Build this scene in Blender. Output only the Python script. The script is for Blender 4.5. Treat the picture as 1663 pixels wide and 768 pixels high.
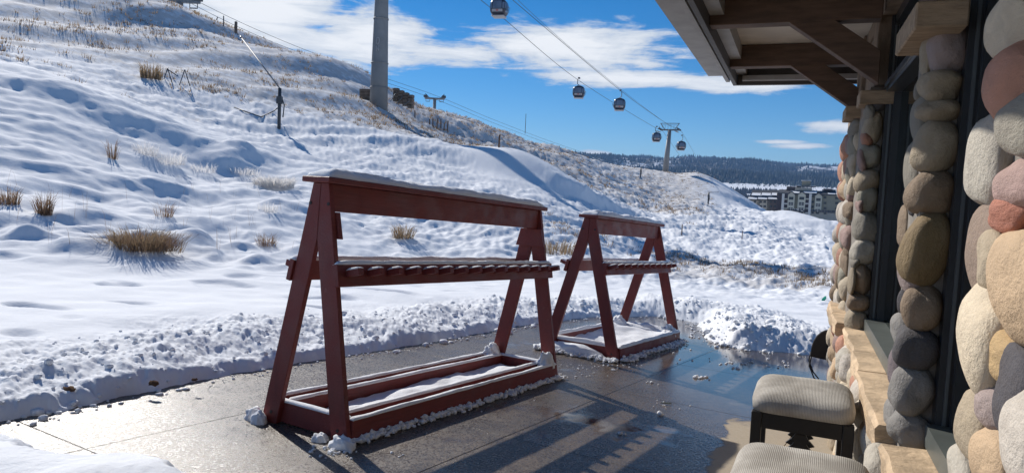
import bpy, bmesh, math, random
import numpy as np
from mathutils import Vector, Matrix, noise as mnoise

for o in list(bpy.data.objects):
    bpy.data.objects.remove(o)
scene = bpy.context.scene
C = scene.collection
R_ = math.radians

# ------------------------------------------------------------------ camera
W, H, F = 1663.0, 768.0, 1144.0
CAMZ = 1.6
PITCH, ROLL = math.atan(80 / F), 0.043
cam_d = bpy.data.cameras.new('camera')
cam_d.sensor_width = 36.0
cam_d.lens = 36.0 * F / W
cam_d.clip_start = 0.05
cam_d.clip_end = 30000
cam = bpy.data.objects.new('camera', cam_d)
CAM_ROT = Matrix.Rotation(math.pi / 2 - PITCH, 3, 'X') @ Matrix.Rotation(ROLL, 3, 'Z')
cam.matrix_world = Matrix.Translation((0, 0, CAMZ)) @ CAM_ROT.to_4x4()
C.objects.link(cam)
scene.camera = cam

def ray(px, py):
    return (CAM_ROT @ Vector(((px - W / 2) / F, -(py - H / 2) / F, -1.0))).normalized()

def P(px, py, r):
    """world point seen at that pixel, r metres away over the ground"""
    d = ray(px, py)
    k = r / math.hypot(d.x, d.y)
    return Vector((d.x * k, d.y * k, CAMZ + d.z * k))

# ------------------------------------------------------------------ sun and sky
SUN_AZ = math.atan2(-0.56, 0.83)          # measured from +Y towards +X
SUN_EL = R_(33)
world = bpy.data.worlds.new('World')
scene.world = world
world.use_nodes = True
wt = world.node_tree
wt.nodes.clear()

class G:
    """small helper to write node graphs as expressions"""
    def __init__(self, tree): self.t = tree
    def node(self, kind, **kw):
        n = self.t.nodes.new(kind)
        for k, v in kw.items(): setattr(n, k, v)
        return n
    def put(self, sock, v):
        if isinstance(v, bpy.types.NodeSocket): self.t.links.new(v, sock)
        elif v is not None:
            if hasattr(sock, 'default_value'):
                try: sock.default_value = v
                except Exception:
                    sock.default_value = tuple(v) + (1.0,) if len(v) == 3 else v
    def m(self, op, a, b=None, c=None, clamp=False):
        n = self.node('ShaderNodeMath', operation=op, use_clamp=clamp)
        for i, v in enumerate((a, b, c)):
            if v is not None: self.put(n.inputs[i], v)
        return n.outputs[0]
    def noise(self, vec, scale, detail=3, rough=0.55, dist=0.0, col=False):
        n = self.node('ShaderNodeTexNoise')
        if vec is not None: self.put(n.inputs['Vector'], vec)
        n.inputs['Scale'].default_value = scale
        n.inputs['Detail'].default_value = detail
        n.inputs['Roughness'].default_value = rough
        n.inputs['Distortion'].default_value = dist
        return n.outputs['Color' if col else 'Fac']
    def ramp(self, fac, stops, interp='LINEAR'):
        n = self.node('ShaderNodeValToRGB')
        n.color_ramp.interpolation = interp
        e = n.color_ramp.elements
        while len(e) < len(stops): e.new(0.5)
        for i, (p, c) in enumerate(stops):
            e[i].position = p
            e[i].color = (c, c, c, 1) if isinstance(c, (int, float)) else tuple(c) + (1,)
        self.put(n.inputs[0], fac)
        return n.outputs[0]
    def mix(self, fac, a, b, blend='MIX'):
        n = self.node('ShaderNodeMix', data_type='RGBA', blend_type=blend)
        self.put(n.inputs['Factor'], fac)
        self.put(n.inputs['A'], a if isinstance(a, bpy.types.NodeSocket) else tuple(a) + (1,))
        self.put(n.inputs['B'], b if isinstance(b, bpy.types.NodeSocket) else tuple(b) + (1,))
        return n.outputs['Result']
    def step(self, v, lo, hi, a=0.0, b=1.0):
        n = self.node('ShaderNodeMapRange', interpolation_type='SMOOTHSTEP')
        self.put(n.inputs['Value'], v)
        n.inputs['From Min'].default_value = lo; n.inputs['From Max'].default_value = hi
        n.inputs['To Min'].default_value = a; n.inputs['To Max'].default_value = b
        return n.outputs['Result']
    def bump(self, height, strength=0.3, dist=0.01, normal=None):
        n = self.node('ShaderNodeBump')
        n.inputs['Strength'].default_value = strength
        n.inputs['Distance'].default_value = dist
        self.put(n.inputs['Height'], height)
        if normal is not None: self.put(n.inputs['Normal'], normal)
        return n.outputs[0]
    def mapping(self, vec, scale=(1, 1, 1), rot=(0, 0, 0)):
        n = self.node('ShaderNodeMapping')
        self.put(n.inputs['Vector'], vec)
        n.inputs['Scale'].default_value = scale
        n.inputs['Rotation'].default_value = rot
        return n.outputs[0]

g = G(wt)
sky = g.node('ShaderNodeTexSky', sky_type='NISHITA', sun_disc=False)
sky.sun_elevation = SUN_EL
sky.sun_rotation = SUN_AZ
sky.altitude = 2200
sky.air_density = 1.0
sky.dust_density = 0.0
sky.ozone_density = 4.0
tc = g.node('ShaderNodeTexCoord')
sep = g.node('ShaderNodeSeparateXYZ'); g.put(sep.inputs[0], tc.outputs['Generated'])
az = g.m('ARCTAN2', sep.outputs[0], sep.outputs[1])
el = g.m('ARCSINE', sep.outputs[2])
# clouds drifting over the valley and round the rest of the sky: azimuth, elevation, half sizes (radians)
def azel(px, py):
    d = ray(px, py)
    return math.atan2(d.x, d.y), math.asin(d.z)
CLOUDS = []
for px, py, hw, hh in ((430, 22, 170, 66), (600, 62, 150, 54), (930, 74, 235, 52), (735, 86, 150, 28), (1215, 136, 155, 20),
                       (1385, 206, 100, 17), (1300, 238, 70, 7), (1265, 231, 50, 5), (1000, 128, 200, 18), (962, 254, 38, 14)):
    a, e = azel(px, py)
    CLOUDS.append((a, e, hw / F, hh / F))
CLOUDS += [(1.25, .30, .30, .06), (1.9, .18, .35, .05), (2.7, .32, .40, .08), (-1.5, .42, .4, .09), (-2.2, .2, .35, .06), (-2.9, .5, .3, .1),
           (.55, .62, .3, .07), (-.1, .52, .34, .08)]
cv = g.node('ShaderNodeCombineXYZ')
g.put(cv.inputs[0], az); g.put(cv.inputs[1], g.m('MULTIPLY', el, 2.2)); cv.inputs[2].default_value = 3.7
n1 = g.noise(cv.outputs[0], 6.5, 9, 0.62, 0.35)
n2 = g.noise(g.mapping(cv.outputs[0], (1, 3.2, 1), (0, 0, 0.14)), 11, 8, 0.62, 0.5)
nz = g.m('ADD', g.m('MULTIPLY', n1, 0.55), g.m('MULTIPLY', n2, 0.45))
tot = None
for a, e, sa, se in CLOUDS:
    dx = g.m('MULTIPLY', g.m('SUBTRACT', az, a), 1 / sa)
    dy = g.m('MULTIPLY', g.m('SUBTRACT', el, e), 1 / se)
    d2 = g.m('ADD', g.m('MULTIPLY', dx, dx), g.m('MULTIPLY', dy, dy))
    mm = g.m('SUBTRACT', 1.0, g.m('SQRT', d2))
    tot = mm if tot is None else g.m('MAXIMUM', tot, mm)
dens = g.m('ADD', g.m('MULTIPLY', g.m('MAXIMUM', tot, -0.7), 0.32), nz)
cmask = g.step(dens, 0.53, 0.67)
thick = g.step(dens, 0.60, 0.82)
cloud_col = g.mix(thick, (9.0, 9.7, 10.6), (13.0, 13.1, 13.2))
hs = g.node('ShaderNodeHueSaturation'); hs.inputs['Saturation'].default_value = 1.34; hs.inputs['Value'].default_value = 1.25
g.put(hs.inputs['Color'], sky.outputs[0])
skycol = g.mix(g.m('MULTIPLY', cmask, 0.95), hs.outputs[0], cloud_col)
bg = g.node('ShaderNodeBackground'); bg.inputs[1].default_value = 0.074
g.put(bg.inputs[0], skycol)
wo = g.node('ShaderNodeOutputWorld'); wt.links.new(bg.outputs[0], wo.inputs[0])

sun_d = bpy.data.lights.new('sun', 'SUN')
sun_d.energy = 5.0
sun_d.angle = R_(0.53)
sun_d.color = (1.0, 0.95, 0.88)
sun = bpy.data.objects.new('sun', sun_d)
sdir = Vector((math.sin(SUN_AZ) * math.cos(SUN_EL), math.cos(SUN_AZ) * math.cos(SUN_EL), math.sin(SUN_EL)))
sun.rotation_euler = sdir.to_track_quat('Z', 'Y').to_euler()
C.objects.link(sun)

scene.view_settings.view_transform = 'Standard'
scene.view_settings.look = 'None'
scene.view_settings.exposure = 0.06
scene.view_settings.gamma = 1.0
scene.render.engine = 'CYCLES'
scene.cycles.use_denoising = True
scene.cycles.max_bounces = 6
scene.cycles.transparent_max_bounces = 8

# ------------------------------------------------------------------ helpers
rng = np.random.default_rng(7)
random.seed(7)

_perm = np.random.default_rng(3).permutation(512).astype(np.int64)
_ang = np.random.default_rng(4).uniform(0, 2 * math.pi, 512)
_gx, _gy = np.cos(_ang), np.sin(_ang)
def perlin(x, y, seed=0):
    x = np.asarray(x, float); y = np.asarray(y, float)
    xi = np.floor(x).astype(np.int64); yi = np.floor(y).astype(np.int64)
    xf = x - xi; yf = y - yi
    u = xf * xf * xf * (xf * (xf * 6 - 15) + 10); v = yf * yf * yf * (yf * (yf * 6 - 15) + 10)
    def gr(ix, iy, fx, fy):
        h = _perm[(_perm[(ix + seed * 57) & 511] + iy + seed * 13) & 511]
        return _gx[h] * fx + _gy[h] * fy
    a = gr(xi, yi, xf, yf); b = gr(xi + 1, yi, xf - 1, yf)
    c = gr(xi, yi + 1, xf, yf - 1); d = gr(xi + 1, yi + 1, xf - 1, yf - 1)
    return 1.41 * ((a + (b - a) * u) * (1 - v) + (c + (d - c) * u) * v)
def fbm(x, y, oct=4, seed=0, gain=0.5):
    s = 0; a = 1.0
    for i in range(oct):
        s = s + a * perlin(x * 2 ** i, y * 2 ** i, seed + i); a *= gain
    return s
def sstep(a, b, x):
    t = np.clip((x - a) / (b - a), 0, 1)
    return t * t * (3 - 2 * t)

def mesh_np(name, verts, faces, smooth=True):
    """verts (n,3), faces (m,k) numpy"""
    me = bpy.data.meshes.new(name)
    verts = np.asarray(verts, np.float32); faces = np.asarray(faces, np.int32)
    m, k = faces.shape
    me.vertices.add(len(verts)); me.vertices.foreach_set('co', verts.ravel())
    me.loops.add(m * k); me.loops.foreach_set('vertex_index', faces.ravel())
    me.polygons.add(m)
    me.polygons.foreach_set('loop_start', np.arange(0, m * k, k, dtype=np.int32))
    me.polygons.foreach_set('loop_total', np.full(m, k, np.int32))
    me.polygons.foreach_set('use_smooth', np.full(m, smooth, bool))
    me.update(calc_edges=True)
    return me

def link(name, me, mat=None, parent=None):
    o = bpy.data.objects.new(name, me)
    C.objects.link(o)
    if mat is not None and me is not None and not me.materials: me.materials.append(mat)
    if parent is not None: o.parent = parent
    return o
def tag(o, label=None, cat=None, group=None, kind=None):
    if label: o['label'] = label
    if cat: o['category'] = cat
    if group: o['group'] = group
    if kind: o['kind'] = kind
    return o
def empty(name, loc=(0, 0, 0), rz=0.0, mw=None):
    o = bpy.data.objects.new(name, None)
    C.objects.link(o)
    o.empty_display_size = 0.2
    if mw is not None: o.matrix_world = mw
    else:
        o.location = loc; o.rotation_euler = (0, 0, rz)
    return o
def copy_tree(o, parent=None):
    c = o.copy(); C.objects.link(c); c.parent = parent
    for ch in o.children: copy_tree(ch, c)
    return c

class MB:
    """collects shapes; build() links them as one mesh object"""
    def __init__(self): self.bm = bmesh.new()
    def box(self, lo, hi, bev=0.0, rot=None, piv=None):
        r = bmesh.ops.create_cube(self.bm, size=1.0)
        vs = r['verts']
        lo = Vector(lo); hi = Vector(hi); c = (lo + hi) / 2; s = hi - lo
        for v in vs: v.co = Vector((v.co.x * s.x, v.co.y * s.y, v.co.z * s.z)) + c
        if bev > 0:
            es = list({e for v in vs for e in v.link_edges})
            rb = bmesh.ops.bevel(self.bm, geom=es, offset=bev, segments=1, affect='EDGES', profile=0.5)
            vs = list(set(rb['verts']) | {v for v in vs if v.is_valid})
        if rot is not None:
            p = Vector(piv) if piv is not None else c
            for v in vs: v.co = rot @ (v.co - p) + p
        return self
    def prism(self, pts, axis, a, b, bev=0.0):
        """polygon pts (2-D) extruded along axis 'x','y','z' from a to b"""
        def mk(p, t):
            return {'x': (t, p[0], p[1]), 'y': (p[0], t, p[1]), 'z': (p[0], p[1], t)}[axis]
        A = [self.bm.verts.new(mk(p, a)) for p in pts]
        B = [self.bm.verts.new(mk(p, b)) for p in pts]
        n = len(pts)
        fs = [self.bm.faces.new(A), self.bm.faces.new(list(reversed(B)))]
        for i in range(n):
            fs.append(self.bm.faces.new((A[(i + 1) % n], A[i], B[i], B[(i + 1) % n])))
        bmesh.ops.recalc_face_normals(self.bm, faces=fs)
        if bev > 0:
            es = list({e for f in fs for e in f.edges})
            bmesh.ops.bevel(self.bm, geom=es, offset=bev, segments=1, affect='EDGES')
        return self
    def tube(self, pts, rad, seg=8, caps=True):
        pts = [Vector(p) for p in pts]
        n = len(pts)
        rads = rad if isinstance(rad, (list, tuple)) else [rad] * n
        rings = []
        for i, p in enumerate(pts):
            t = (pts[min(i + 1, n - 1)] - pts[max(i - 1, 0)]).normalized()
            up = Vector((0, 0, 1)) if abs(t.z) < 0.9 else Vector((1, 0, 0))
            s = t.cross(up).normalized(); q = s.cross(t)
            rings.append([self.bm.verts.new(p + (s * math.cos(k * 2 * math.pi / seg) + q * math.sin(k * 2 * math.pi / seg)) * rads[i]) for k in range(seg)])
        for i in range(n - 1):
            for k in range(seg):
                f = self.bm.faces.new((rings[i][k], rings[i][(k + 1) % seg], rings[i + 1][(k + 1) % seg], rings[i + 1][k]))
                f.smooth = True
        if caps:
            self.bm.faces.new(list(reversed(rings[0]))); self.bm.faces.new(rings[-1])
        return self
    def quad(self, *ps):
        self.bm.faces.new([self.bm.verts.new(p) for p in ps]); return self
    def build(self, name, mat, parent=None, smooth=None):
        me = bpy.data.meshes.new(name)
        bmesh.ops.recalc_face_normals(self.bm, faces=self.bm.faces[:])
        if smooth is not None:
            for f in self.bm.faces: f.smooth = smooth
        self.bm.to_mesh(me); self.bm.free()
        return link(name, me, mat, parent)

# ------------------------------------------------------------------ materials
def new_mat(name):
    m = bpy.data.materials.new(name); m.use_nodes = True
    t = m.node_tree
    b = t.nodes['Principled BSDF']
    return m, G(t), b
def pos(g, kind='Object'):
    return g.node('ShaderNodeTexCoord').outputs[kind]
def world_pos(g):
    return g.node('ShaderNodeNewGeometry').outputs['Position']

def simple(name, col, rough=0.6, var=0.15, scale=8.0, bump=0.0, bscale=None, metal=0.0, spec=0.5, stretch=None, bdist=0.004):
    m, g, b = new_mat(name)
    v = pos(g)
    if stretch: v = g.mapping(v, stretch)
    n = g.noise(v, scale, 5, 0.6)
    c = g.mix(g.step(n, 0.25, 0.75), tuple(x * (1 - var) for x in col), tuple(min(1, x * (1 + var)) for x in col))
    g.put(b.inputs['Base Color'], c)
    b.inputs['Roughness'].default_value = rough
    b.inputs['Metallic'].default_value = metal
    b.inputs['Specular IOR Level'].default_value = spec
    if bump:
        g.put(b.inputs['Normal'], g.bump(g.noise(v, bscale or scale * 6, 4, 0.6), bump, bdist))
    return m

M = {}
# snow ground with dead grass showing where the wind thinned the snow ("grass" attribute)
m, g, b = new_mat('snow_ground')
wp = world_pos(g)
att = g.node('ShaderNodeAttribute', attribute_name='grass', attribute_type='GEOMETRY').outputs['Fac']
dirt = g.node('ShaderNodeAttribute', attribute_name='dirt', attribute_type='GEOMETRY').outputs['Fac']
gn = g.noise(wp, 1.3, 6, 0.7)
gm = g.m('MULTIPLY', g.step(g.m('ADD', gn, g.m('MULTIPLY', att, 0.5)), 0.78, 0.95), g.step(att, 0.02, 0.2))
straw = g.mix(g.noise(wp, 2.6, 4), (0.32, 0.23, 0.14), (0.18, 0.14, 0.105))
snowc = g.mix(g.noise(wp, 0.7, 3), (0.79, 0.81, 0.84), (0.85, 0.865, 0.88))
c = g.mix(g.m('MULTIPLY', gm, 0.36), snowc, straw)
c = g.mix(dirt, c, g.mix(g.noise(wp, 3.0, 4), (0.62, 0.55, 0.47), (0.36, 0.28, 0.21)))
g.put(b.inputs['Base Color'], c)
b.inputs['Roughness'].default_value = 0.85
b.inputs['Specular IOR Level'].default_value = 0.08
h = g.m('ADD', g.noise(wp, 9, 5, 0.65), g.m('MULTIPLY', g.noise(wp, 55, 3, 0.6), 0.25))
g.put(b.inputs['Normal'], g.bump(h, 0.35, 0.03))
M['ground'] = m

m, g, b = new_mat('snow')
v = world_pos(g)
g.put(b.inputs['Base Color'], g.mix(g.noise(v, 5, 3), (0.80, 0.815, 0.835), (0.85, 0.86, 0.87)))
b.inputs['Roughness'].default_value = 0.85
b.inputs['Specular IOR Level'].default_value = 0.08
h = g.m('ADD', g.noise(v, 40, 4, 0.65), g.m('MULTIPLY', g.noise(v, 160, 3), 0.4))
g.put(b.inputs['Normal'], g.bump(h, 0.5, 0.012))
M['snow'] = m

# wet exposed-aggregate concrete
m, g, b = new_mat('wet_concrete')
v = world_pos(g)
big = g.noise(v, 0.55, 4, 0.6, 0.4)
mid = g.noise(v, 3.2, 4, 0.6)
grit = g.noise(v, 420, 3, 0.7)
vor = g.node('ShaderNodeTexVoronoi', feature='F1'); g.put(vor.inputs['Vector'], v); vor.inputs['Scale'].default_value = 230
# the strip beside the wall dries first: distance to the wall, wavy
sp = g.node('ShaderNodeSeparateXYZ'); g.put(sp.inputs[0], v)
M['_wet'] = (m, g, b, v, sp, big, mid, grit, vor)

# painted boards
m, g, b = new_mat('barn_red_paint')
v = pos(g)
grain = g.noise(g.mapping(v, (26, 2.2, 26)), 3, 4, 0.6)
n = g.noise(v, 6, 4)
g.put(b.inputs['Base Color'], g.mix(g.step(g.m('ADD', g.m('MULTIPLY', grain, .5), g.m('MULTIPLY', n, .5)), .3, .7), (0.140, 0.020, 0.017), (0.200, 0.033, 0.027)))
wear = g.step(g.m('ADD', g.noise(v, 14, 6, .75), g.m('MULTIPLY', grain, .25)), .74, .86, 0, .6)
col_ = b.inputs['Base Color'].links[0].from_socket
stain = g.step(g.noise(g.mapping(v, (5, 1.2, 1.2)), 2, 5, .7), .5, .75, 0, .5)
g.put(b.inputs['Base Color'], g.mix(wear, g.mix(stain, col_, (.080, .014, .013)), (.26, .11, .085)))
g.put(b.inputs['Roughness'], g.step(n, .3, .7, .48, .68))
g.put(b.inputs['Normal'], g.bump(grain, .45, .006))
M['red'] = m
M['bolt'] = simple('bolt_steel', (0.05, 0.04, 0.04), 0.5, metal=0.6)

# river stones: own colour from the object
m, g, b = new_mat('river_stone')
v = pos(g)
oi = g.node('ShaderNodeObjectInfo')
off = g.node('ShaderNodeVectorMath', operation='ADD'); g.put(off.inputs[0], v)
rv = g.node('ShaderNodeCombineXYZ'); g.put(rv.inputs[0], g.m('MULTIPLY', oi.outputs['Random'], 37.0)); g.put(rv.inputs[1], g.m('MULTIPLY', oi.outputs['Random'], 91.0))
g.put(off.inputs[1], rv.outputs[0]); vv = off.outputs[0]
a1 = g.noise(vv, 1.6, 5, 0.6, 0.6); a2 = g.noise(vv, 22, 4, 0.7)
cc = g.mix(g.step(a1, .3, .7), g.mix(0.20, oi.outputs['Color'], (0.12, 0.09, 0.07)), oi.outputs['Color'])
cc = g.mix(g.step(a2, .58, .72, 0, .30), cc, (0.18, 0.125, 0.095))
cc = g.mix(g.step(g.noise(vv, 34, 3, .6), .64, .74, 0, .14), cc, (0.66, 0.58, 0.48))
g.put(b.inputs['Base Color'], cc)
b.inputs['Roughness'].default_value = 0.72
b.inputs['Specular IOR Level'].default_value = 0.3
pit = g.step(g.noise(vv, 14, 5, .7), .60, .72, 0, -1)
g.put(b.inputs['Normal'], g.bump(g.m('ADD', g.m('ADD', g.noise(vv, 4.5, 6, .62), g.m('MULTIPLY', a2, .3)), g.m('MULTIPLY', pit, .35)), .5, .03))
M['stone'] = m
M['mortar'] = simple('mortar', (0.23, 0.205, 0.175), 0.9, .3, 9, .6, 45, bdist=.01)
M['sill'] = simple('sandstone_slab', (0.56, 0.41, 0.26), 0.85, .35, 5, .7, 26, stretch=(1, 1, 3), bdist=.012)
M['wood'] = simple('rough_sawn_beam', (0.105, 0.062, 0.040), 0.75, .3, 5, .5, 30, stretch=(1, 1, 6))
M['trimwood'] = simple('rough_sawn_trim', (0.21, 0.155, 0.11), 0.85, .4, 7, .8, 40, stretch=(1, 1, .4), bdist=.008)
M['capwood'] = simple('cap_block', (0.33, 0.235, 0.15), 0.85, .3, 6, .6, 30, stretch=(1, 4, 4), bdist=.008)
M['soffit'] = simple('soffit_panel', (0.58, 0.53, 0.46), 0.85, .12, 4, .2, 60)
M['fascia'] = simple('fascia_board', (0.30, 0.29, 0.28), 0.55, .15, 5, .2, 40)
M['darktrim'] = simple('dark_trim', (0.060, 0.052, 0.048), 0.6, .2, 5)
M['frame'] = simple('window_frame', (0.040, 0.043, 0.048), 0.28, .2, 4)
M['framesill'] = simple('window_sill_metal', (0.13, 0.145, 0.135), 0.4, .15, 5, metal=.3)
M['highlight_strip'] = simple('frame_highlight', (0.14, 0.155, 0.165), 0.35, .1, 4, metal=.4)
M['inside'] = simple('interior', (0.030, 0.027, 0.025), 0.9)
m, g, b = new_mat('window_glass')
t = m.node_tree
t.nodes.remove(b)
fr = g.node('ShaderNodeFresnel'); fr.inputs[0].default_value = 1.75
gl = g.node('ShaderNodeBsdfGlossy'); gl.inputs['Roughness'].default_value = 0.012; gl.inputs['Color'].default_value = (.92, .95, .95, 1)
tr = g.node('ShaderNodeBsdfTransparent'); tr.inputs[0].default_value = (.62, .68, .66, 1)
mx = g.node('ShaderNodeMixShader'); g.put(mx.inputs[0], fr.outputs[0]); t.links.new(tr.outputs[0], mx.inputs[1]); t.links.new(gl.outputs[0], mx.inputs[2])
t.links.new(mx.outputs[0], t.nodes['Material Output'].inputs[0])
M['glass'] = m

# ribbed stool fabric
m, g, b = new_mat('ribbed_fabric')
v = pos(g)
s3 = g.node('ShaderNodeSeparateXYZ'); g.put(s3.inputs[0], v)
wig = g.m('MULTIPLY', g.noise(v, 30, 2), 0.004)
rib = g.m('SINE', g.m('MULTIPLY', g.m('ADD', s3.outputs[0], wig), 2 * math.pi / 0.0062))
rib = g.m('MULTIPLY', g.m('ADD', rib, 1), .5)
st = g.noise(v, 9, 4, .6)
base = g.mix(g.step(g.m('ADD', st, g.m('MULTIPLY', g.m('SUBTRACT', g.noise(v, 3, 4, .6), .5), .8)), .3, .75), (0.40, 0.365, 0.315), (0.58, 0.54, 0.475))
g.put(b.inputs['Base Color'], g.mix(g.step(rib, .1, .7), g.mix(.40, base, (.10, .09, .08)), base))
b.inputs['Roughness'].default_value = 0.95
b.inputs['Specular IOR Level'].default_value = 0.15
g.put(b.inputs['Normal'], g.bump(g.m('ADD', rib, g.m('MULTIPLY', g.noise(v, 200, 3), .9)), .4, .003))
M['fabric'] = m
M['blackwood'] = simple('black_wood', (0.012, 0.011, 0.011), 0.45, .3, 6, .2, 40)
M['blackmetal'] = simple('black_metal', (0.010, 0.010, 0.011), 0.5)
M['steel'] = simple('galvanised_steel', (0.17, 0.18, 0.19), 0.5, .2, 2, metal=.4)
M['tower'] = simple('tower_steel', (0.235, 0.235, 0.235), 0.62, .12, .8, .15, 6, metal=.15)
M['darksteel'] = simple('dark_steel', (0.045, 0.048, 0.055), 0.5, .2, 2)
M['cabin'] = simple('cabin_shell', (0.022, 0.026, 0.042), 0.3, .2, 2)
M['cabglass'] = simple('cabin_window', (0.13, 0.17, 0.24), 0.12, .2, 1.2)
M['cabgrey'] = simple('cabin_grey_panel', (0.38, 0.37, 0.38), 0.4, .15, 2)
M['cabred'] = simple('cabin_red_mark', (0.42, 0.10, 0.09), 0.4, .15, 2)
M['timber'] = simple('weathered_timber', (0.17, 0.125, 0.095), 0.9, .35, 3, .4)
M['straw'] = simple('dry_straw', (0.50, 0.36, 0.20), 0.8, .35, 1.7)
M['straw2'] = simple('dead_grass', (0.30, 0.215, 0.125), 0.85, .4, .6)
M['frost'] = simple('frosted_twigs', (0.55, 0.51, 0.46), 0.8, .3, 3)
M['twig'] = simple('brown_twigs', (0.16, 0.105, 0.07), 0.85, .35, 3)
def leafy(name, col, var=.35, scale=2.0):
    m, g, b = new_mat(name)
    n_ = g.noise(world_pos(g), scale, 4, .6)
    c_ = g.mix(n_, tuple(x * (1 - var) for x in col), tuple(min(1, x * (1 + var)) for x in col))
    m.node_tree.nodes.remove(b)
    di = g.node('ShaderNodeBsdfDiffuse'); tr_ = g.node('ShaderNodeBsdfTranslucent'); mx_ = g.node('ShaderNodeMixShader'); mx_.inputs[0].default_value = .5
    g.put(di.inputs[0], c_); g.put(tr_.inputs[0], c_)
    m.node_tree.links.new(di.outputs[0], mx_.inputs[1]); m.node_tree.links.new(tr_.outputs[0], mx_.inputs[2])
    m.node_tree.links.new(mx_.outputs[0], m.node_tree.nodes['Material Output'].inputs[0])
    return m
M['straw'] = leafy('dry_straw', (0.28, 0.205, 0.13), .45, 9.0); M['straw2'] = leafy('dead_grass', (0.25, 0.18, 0.115), .5, .6)
M['frost'] = leafy('frosted_twigs', (0.76, 0.74, 0.72), .2); M['twig'] = leafy('brown_twigs', (0.22, 0.145, 0.095))
M['green'] = simple('green_tag', (0.01, 0.34, 0.22), 0.5)

# ------------------------------------------------------------------ patio frame and terrain function
LONG = Vector((0.51, 0.86, 0)).normalized()         # long axis of the racks
SHORT = Vector((LONG.y, -LONG.x, 0))
SLOPE = 0.069
K0 = Vector((-1.31, 4.45, 0))                       # near rack, near end
def plane_z(x, y):
    return -SLOPE * ((x - K0.x) * LONG.x + (y - K0.y) * LONG.y)
def on_patio(px, py):
    d = ray(px, py)
    # CAMZ + d.z k = plane_z(d.x k, d.y k)
    k = (CAMZ - SLOPE * (K0.x * LONG.x + K0.y * LONG.y)) / (-(d.z + SLOPE * (d.x * LONG.x + d.y * LONG.y)))
    p = Vector((d.x * k, d.y * k, 0)); p.z = plane_z(p.x, p.y)
    return p
edge = [on_patio(*q) for q in ((420, 830), (345, 775), (300, 748), (230, 738), (160, 742), (95, 728), (24, 690), (200, 650), (420, 606), (600, 577), (765, 549), (860, 530), (960, 517),
                               (1060, 515), (1110, 523), (1116, 545), (1150, 562), (1210, 572), (1280, 577), (1350, 584))]
edge = [(p.x, p.y) for p in edge]
POLY = np.array([(-1.35, 2.7)] + edge + [(6.0, 9.0), (9.0, 0), (6, -9), (-6, -9), (-2.6, 1.5)])
def poly_sd(x, y):
    """signed distance, positive outside the patio"""
    best = np.full(x.shape, 1e9); inside = np.zeros(x.shape, bool)
    n = len(POLY)
    for i in range(n):
        ax, ay = POLY[i]; bx, by = POLY[(i + 1) % n]
        ex, ey = bx - ax, by - ay
        t = np.clip(((x - ax) * ex + (y - ay) * ey) / (ex * ex + ey * ey), 0, 1)
        best = np.minimum(best, np.hypot(x - ax - t * ex, y - ay - t * ey))
        cond = ((ay > y) != (by > y)) & (x < (bx - ax) * (y - ay) / (by - ay + 1e-12) + ax)
        inside ^= cond
    return np.where(inside, -best, best)

CTRL = [  # pixel x, pixel y, metres away
    (-250, 380, 14), (-250, 250, 20), (-250, 90, 31), (-250, 70, 40), (-250, -60, 62), (-250, -160, 85),
    (0, 385, 14), (0, 330, 17), (0, 250, 21), (0, 180, 25), (0, 112, 31), (0, 102, 38), (0, 55, 48), (0, -10, 60), (0, -80, 78),
    (150, 402, 13.5), (150, 335, 18), (150, 250, 23), (150, 178, 29), (150, 152, 33), (150, 138, 38), (150, 80, 49), (150, 25, 60), (150, -38, 73), (150, 0, 110),
    (300, 412, 14), (300, 350, 19), (300, 280, 25), (300, 215, 32), (300, 150, 43), (300, 80, 55), (300, 27, 66), (300, 65, 92),
    (450, 420, 15), (450, 352, 20), (450, 290, 27), (450, 222, 37), (450, 160, 47), (450, 104, 60), (450, 74, 69), (450, 115, 98),
    (600, 428, 17), (600, 345, 24), (600, 285, 31), (600, 222, 42), (600, 172, 56), (600, 131, 68), (600, 180, 100),
    (750, 430, 19), (750, 335, 27), (750, 293, 34), (750, 262, 42), (750, 238, 60), (750, 193, 88), (750, 235, 130),
    (840, 330, 30), (840, 296, 37), (840, 263, 43), (840, 256, 52), (840, 240, 75), (840, 224, 104), (840, 262, 150),
    (920, 425, 21), (920, 345, 32), (930, 312, 42), (920, 276, 75), (920, 247, 130), (920, 285, 200),
    (1000, 395, 29), (1000, 352, 42), (1000, 322, 65), (1000, 292, 110), (1000, 269, 160), (1000, 300, 260),
    (1080, 445, 23), (1080, 402, 32), (1080, 362, 48), (1080, 332, 80), (1080, 302, 135), (1080, 283, 175), (1080, 315, 280),
    (1150, 412, 34), (1150, 372, 55), (1150, 344, 90), (1150, 312, 135), (1145, 290, 160), (1150, 335, 260),
    (1215, 447, 25), (1215, 412, 36), (1215, 372, 60), (1215, 349, 100), (1215, 336, 140), (1215, 358, 230),
    (1290, 412, 40), (1290, 376, 70), (1290, 351, 105), (1290, 376, 170),
    (1350, 450, 26), (1350, 422, 36), (1350, 393, 60), (1352, 377, 90), (1350, 404, 150),
    (1450, 432, 34), (1450, 412, 60), (1450, 404, 90), (1450, 420, 160), (1660, 440, 34), (1660, 425, 60), (1660, 415, 90), (1660, 420, 160), (1900, 450, 34), (1900, 425, 90)]
cu, cvv, cz = [], [], []
def addc(x, y, z):
    cu.append(math.atan2(x, y)); cvv.append(math.log(math.hypot(x, y))); cz.append(z)
for px, py, r in CTRL:
    p = P(px, py, r); addc(p.x, p.y, p.z)
SNOWH = 0.235
for a in range(-56, 70, 9):
    for r in (6.5, 9, 11.5):
        x, y = r * math.sin(R_(a)), r * math.cos(R_(a))
        addc(x, y, plane_z(x, y) + SNOWH)
for a in range(12, 70, 9):
    for r in (15, 20):
        x, y = r * math.sin(R_(a)), r * math.cos(R_(a))
        addc(x, y, plane_z(x, y) + SNOWH)
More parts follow.
